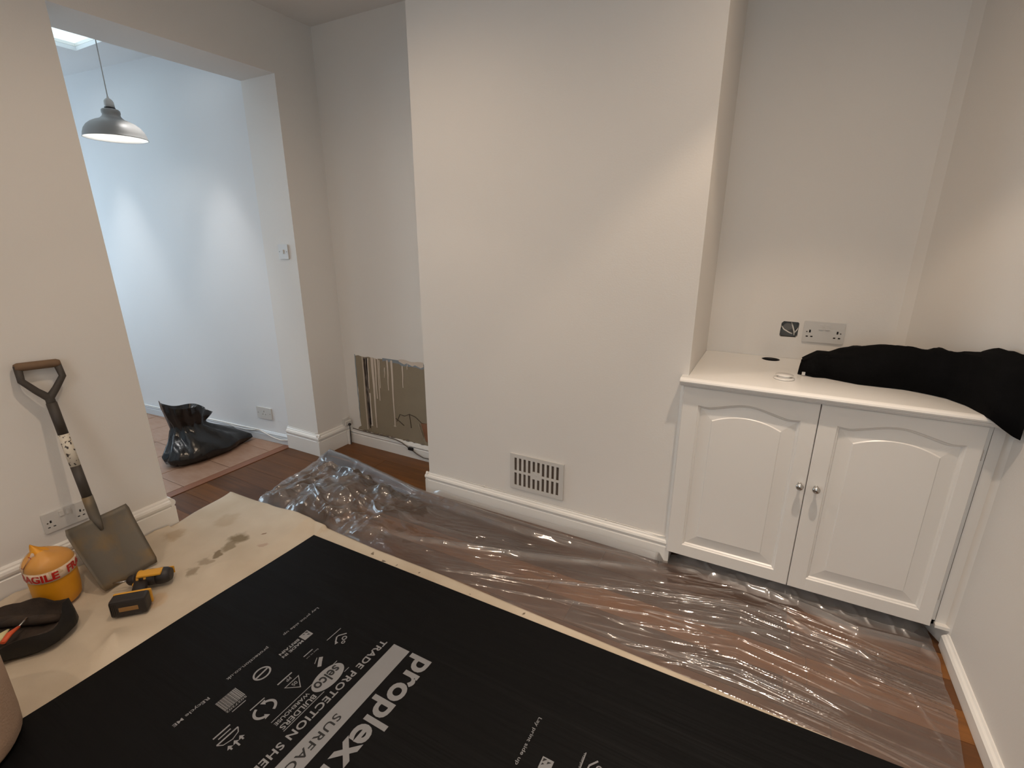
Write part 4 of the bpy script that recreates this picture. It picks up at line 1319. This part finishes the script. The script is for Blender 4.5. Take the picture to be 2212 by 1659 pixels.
# ------------------------------------------------------------------ open black tool bag by the left wall
M['bagk'] = mat('black_bag_fabric', srgb(22, 21, 22), .6, var=.3, vscale=10, bump=.2, bscale=30)
M['bagin'] = mat('dusty_bag_inside', srgb(66, 52, 42), .85, col2=srgb(22, 19, 18), vscale=18, bump=.3, bscale=40)
tg = thing('tool_bag', (-2.262, .402, .0), 'open black bag of tools on the floor beside the yellow tub', 'bag')
ca, sa = math.cos(R(38)), math.sin(R(38))
nB = 48


def bagpt(a, rx_, ry_, z, sd, jit=.012):
    k = 1 + jit / .15 * (float(vnoise(math.cos(a) * 2.2 + 5, math.sin(a) * 2.2 + z * 12 + 5, sd)) - .5) * 2
    x, y = rx_ * math.cos(a) * k, ry_ * math.sin(a) * k
    return (-2.262 + ca * x - sa * y, .402 + sa * x + ca * y, z)


rz = lambda a: .098 + .020 * math.sin(2 * a + .6) + .014 * math.sin(5 * a)
rings = [[bagpt(2 * math.pi * k / nB, .165, .100, .012, 1) for k in range(nB)], [bagpt(2 * math.pi * k / nB, .185, .122, .035, 2, .014) for k in range(nB)], [bagpt(2 * math.pi * k / nB, .185, .126, .075, 3, .018) for k in range(nB)],
         [bagpt(2 * math.pi * k / nB, .178, .122, rz(2 * math.pi * k / nB), 4, .014) for k in range(nB)]]
b = MB(); b.loft(rings, caps=False); b.add(rings[0], [tuple(range(nB))[::-1]]); b.build('shell', M['bagk'], tg)
inn = [rings[3]] + [[bagpt(2 * math.pi * k / nB, rx_, ry_, z, sd, .014) for k in range(nB)] for rx_, ry_, z, sd in ((.172, .116, .088, 4), (.165, .110, .060, 5), (.10, .06, .050, 6), (.05, .03, .056, 7))]
b = MB(); b.loft(inn, caps=False); b.add(inn[-1], [tuple(range(nB))]); b.build('lining', M['bagin'], tg)
for k in range(3):
    b = MB()
    x0, y0 = -2.31 + .05 * k, .405 + .03 * k
    b.tube([(x0 - .06, y0 - .05, .066 + .006 * k), (x0, y0, .078), (x0 + .06, y0 + .055, .070)], [.014, .018, .012], 8); b.build('bag_fold', M['bagin'], tg)
hd = thing('orange_handled_tool', (-2.18, .38, .09), 'orange-handled tool lying in the open black bag', 'hand tool')
b = MB(); b.tube([(-2.150, .352, .098), (-2.172, .376, .104), (-2.198, .408, .098)], [.008, .0105, .006], 10, flat=.7); b.build('handle', mat('orange_tool_handle', srgb(206, 84, 44), .5, var=.08, vscale=30), hd)
b = MB(); b.tube([(-2.198, .408, .098), (-2.225, .440, .100)], .003, 8); b.build('shank', M['bare'], hd)
b = MB(); b.tube([(-2.165, .338, .100), (-2.185, .362, .108), (-2.204, .384, .104)], [.012, .013, .004], 10, flat=.5)
tag(b.build('pale_tool_handle', mat('pale_yellow_handle', srgb(206, 198, 150), .5, var=.08, vscale=30)), 'pale yellow handle next to the orange one in the black bag', 'hand tool')

# ------------------------------------------------------------------ beige bundle at the lower left edge
CX, CY, CR = -1.863, .098, .193
M['beige'] = mat('beige_woven_fabric', srgb(176, 150, 130), .9, var=.06, vscale=5, bump=.2, bscale=160, spec=.15)
b = MB()
pr = [(0, .018), (.16, .018), (.182, .024), (.191, .040), (.193, .08), (.193, .2), (.192, .30), (.186, .335), (.17, .352), (.12, .36), (0, .362)]
b.lathe(pr, (CX, CY, 0), 48)
bn = tag(b.build('fabric_bundle', M['beige']), 'beige rounded fabric-covered bundle at the corner of the black sheet below the tool bag', 'bundle')

# ------------------------------------------------------------------ black rubbish bag in the next room
M['bin'] = mat('black_bin_liner', srgb(16, 16, 18), .22, var=.2, vscale=8, bump=.35, bscale=14, spec=.6)
rb = thing('rubbish_bag', (-3.30, 1.70, 0), 'full black rubbish bag slumped on the tiles in the next room', 'rubbish bag')
spec_ = [(-3.28, 1.70, .004, .10, .20), (-3.285, 1.705, .022, .13, .245), (-3.295, 1.705, .06, .145, .250), (-3.31, 1.70, .10, .135, .215), (-3.335, 1.685, .14, .115, .168), (-3.355, 1.67, .175, .095, .128), (-3.365, 1.662, .205, .082, .100), (-3.37, 1.66, .235, .086, .102), (-3.372, 1.662, .27, .100, .118), (-3.375, 1.668, .305, .112, .134), (-3.378, 1.672, .335, .116, .140)]
nR = 72
rings = []
for i, (cx, cy, cz, rx_, ry_) in enumerate(spec_):
    ring = []
    for k in range(nR):
        a = 2 * math.pi * k / nR
        c_a, s_a = math.cos(a), math.sin(a)
        nk = 1 - abs(i - 6) / 6.0
        pl = 1 + .13 * (float(ridged(np.array(a * 2.9), np.array(i * .30 + a), 40)) - .5) + .07 * nk * math.sin(a * 11 + .5 * i) + (.05 * math.sin(5 * a + 2) if i >= 8 else 0)
        tip = 0.0
        if i <= 4:
            tip = .30 * math.exp(-((a - R(72)) / .28) ** 2) * (1 - i / 5) + .10 * math.exp(-((a - R(298)) / .35) ** 2) * (1 - i / 5)
        x = cx + rx_ * (pl + tip) * c_a
        y = cy + ry_ * (pl + tip) * s_a
        z = cz
        if i >= 6: z += (i - 6) / 4 * (-.42 * (y - cy) + .018 * math.sin(3 * a + 1))
        if 2 <= i <= 5: z += .012 * math.sin(7 * a + i)
        ring.append(Vector((x, y, max(.004, z))))
    rings.append(ring)
b = MB(); b.loft(rings, caps=False, smooth=True); b.add(rings[0], [tuple(range(nR))[::-1]]); b.build('bag_body', M['bin'], rb)
inn = [rings[-1]] + [[Vector(spec_[j][:3]) + (p - Vector(spec_[j][:3])) * k for p in rings[j]] for j, k in ((9, .96), (8, .94), (7, .92), (6, .55))]
b = MB(); b.loft(inn, caps=False); b.add(inn[-1], [tuple(range(nR))]); b.build('bag_mouth', M['bin'], rb)

# ------------------------------------------------------------------ black fleece garment on the worktop
M['fleece'] = mat('black_fleece', srgb(15, 15, 16), .95, var=.25, vscale=30, bump=.15, bscale=200, spec=.1)
gX = [.128, .150, .175, .215, .260, .320, .390, .460, .500, .530, .570, .610, .640, .665, .690, .706]
gRY = [2.27, 2.27, 2.27, 2.27, 2.27, 2.27, 2.25, 2.22, 2.20, 2.19, 2.15, 2.10, 2.04, 1.995, 1.955, 1.945]
gT = [.955, .972, .990, .988, 1.000, 1.020, 1.036, 1.044, 1.040, 1.050, 1.050, 1.062, 1.082, 1.082, 1.078, 1.074]
gF = [2.245, 2.225, 2.215, 2.225, 2.205, 2.180, 2.180, 2.180, 2.165, 2.150, 2.125, 2.055, 1.940, 1.925, 1.915, 1.905]
gFz = [.905, .892, .8895, .8895, .8895, .8895, .8895, .8895, .8895, .8895, .8895, .8895, .884, .865, .848, .842]
gBk = [2.30, 2.33, 2.36, 2.38, 2.40, 2.42, 2.42, 2.38, 2.34, 2.31, 2.26, 2.19, 2.12, 2.06, 2.00, 1.965]
S = np.linspace(0, 1, 70)
gi = lambda arr: np.interp(S * (len(gX) - 1), np.arange(len(gX)), arr)
xs_, ry_, tz_, fy_, fz_, by_ = map(gi, (gX, gRY, gT, gF, gFz, gBk))
nG = 40
rings = []
for i in range(len(S)):
    ring = []
    hang = fz_[i] < .8885
    for k in range(nG):
        t = k / nG
        if t < .62:       # over the top from front to back
            q = t / .62
            ang = math.pi * q
            y = fy_[i] + (by_[i] - fy_[i]) * (1 - math.cos(ang)) / 2
            pw = .62 if not hang else .5
            zb = fz_[i] * (1 - q) + .8895 * q
            y_r = (ry_[i] - fy_[i]) / max(.01, by_[i] - fy_[i])
            sk = math.sin(math.pi * min(1, max(0, q ** (math.log(.5) / math.log(min(.9, max(.1, y_r)))))))
            z = zb + (tz_[i] - zb) * max(0, sk) ** pw
            nz = float(ridged(np.array(xs_[i] * 9 + q * 3), np.array(q * 5 - xs_[i] * 4), 50)) ** 2
            z += .018 * (nz - .45) * math.sin(math.pi * q)
            y += -.022 * (float(vnoise(xs_[i] * 22, q * 9, 51)) - .5) * math.sin(math.pi * q)
            x = xs_[i] + .010 * (float(vnoise(q * 6, xs_[i] * 5, 52)) - .5)
        else:             # underside from back to front, following worktop and nosing
            q = (t - .62) / .38
            y = by_[i] + (fy_[i] - by_[i]) * q
            z = .8892
            if y < 1.975: y = min(y + .006, 1.953); z = min(.8892, fz_[i] + .004) if q > .8 else .8892
            x = xs_[i]
        x = min(x, .7135 - max(0, .42 * (y - 1.98)) - .002)
        ring.append((x, y, z))
    rings.append(ring)
gm = thing('black_garment', (.42, 2.2, WT), 'black fleece garment heaped on the right end of the worktop', 'garment')
b = MB(); b.loft(rings, caps=False, smooth=True); b.add(rings[-1], [tuple(range(nG))])
c0 = Vector((.128, 2.275, .925))
inr = [[c0 + (Vector(p) - c0) * k + Vector((dx, 0, 0)) for p in rings[0]] for k, dx in ((.86, .002), (.74, .03), (.5, .07))]
b.loft([rings[0]] + inr, caps=False); b.add(inr[-1], [tuple(range(nG))])
b.build('body', M['fleece'], gm)
b = MB()
b.loft([[(.1195 + .012 * t + .02 * s_k, 2.235 + .05 * t, .890 + .045 * math.sin(math.pi * t) * (1 - .2 * s_k)) for t in np.linspace(0, 1, 10)] for s_k in (0, .5, 1.0, 1.6)], caps=False, closed=False)
cf = b.build('cuff', M['fleece'], gm)
b = MB(); b.box(.134, .146, 2.222, 2.226, .8905, .904, bev=.001); b.build('care_label', M['plastic'], gm)
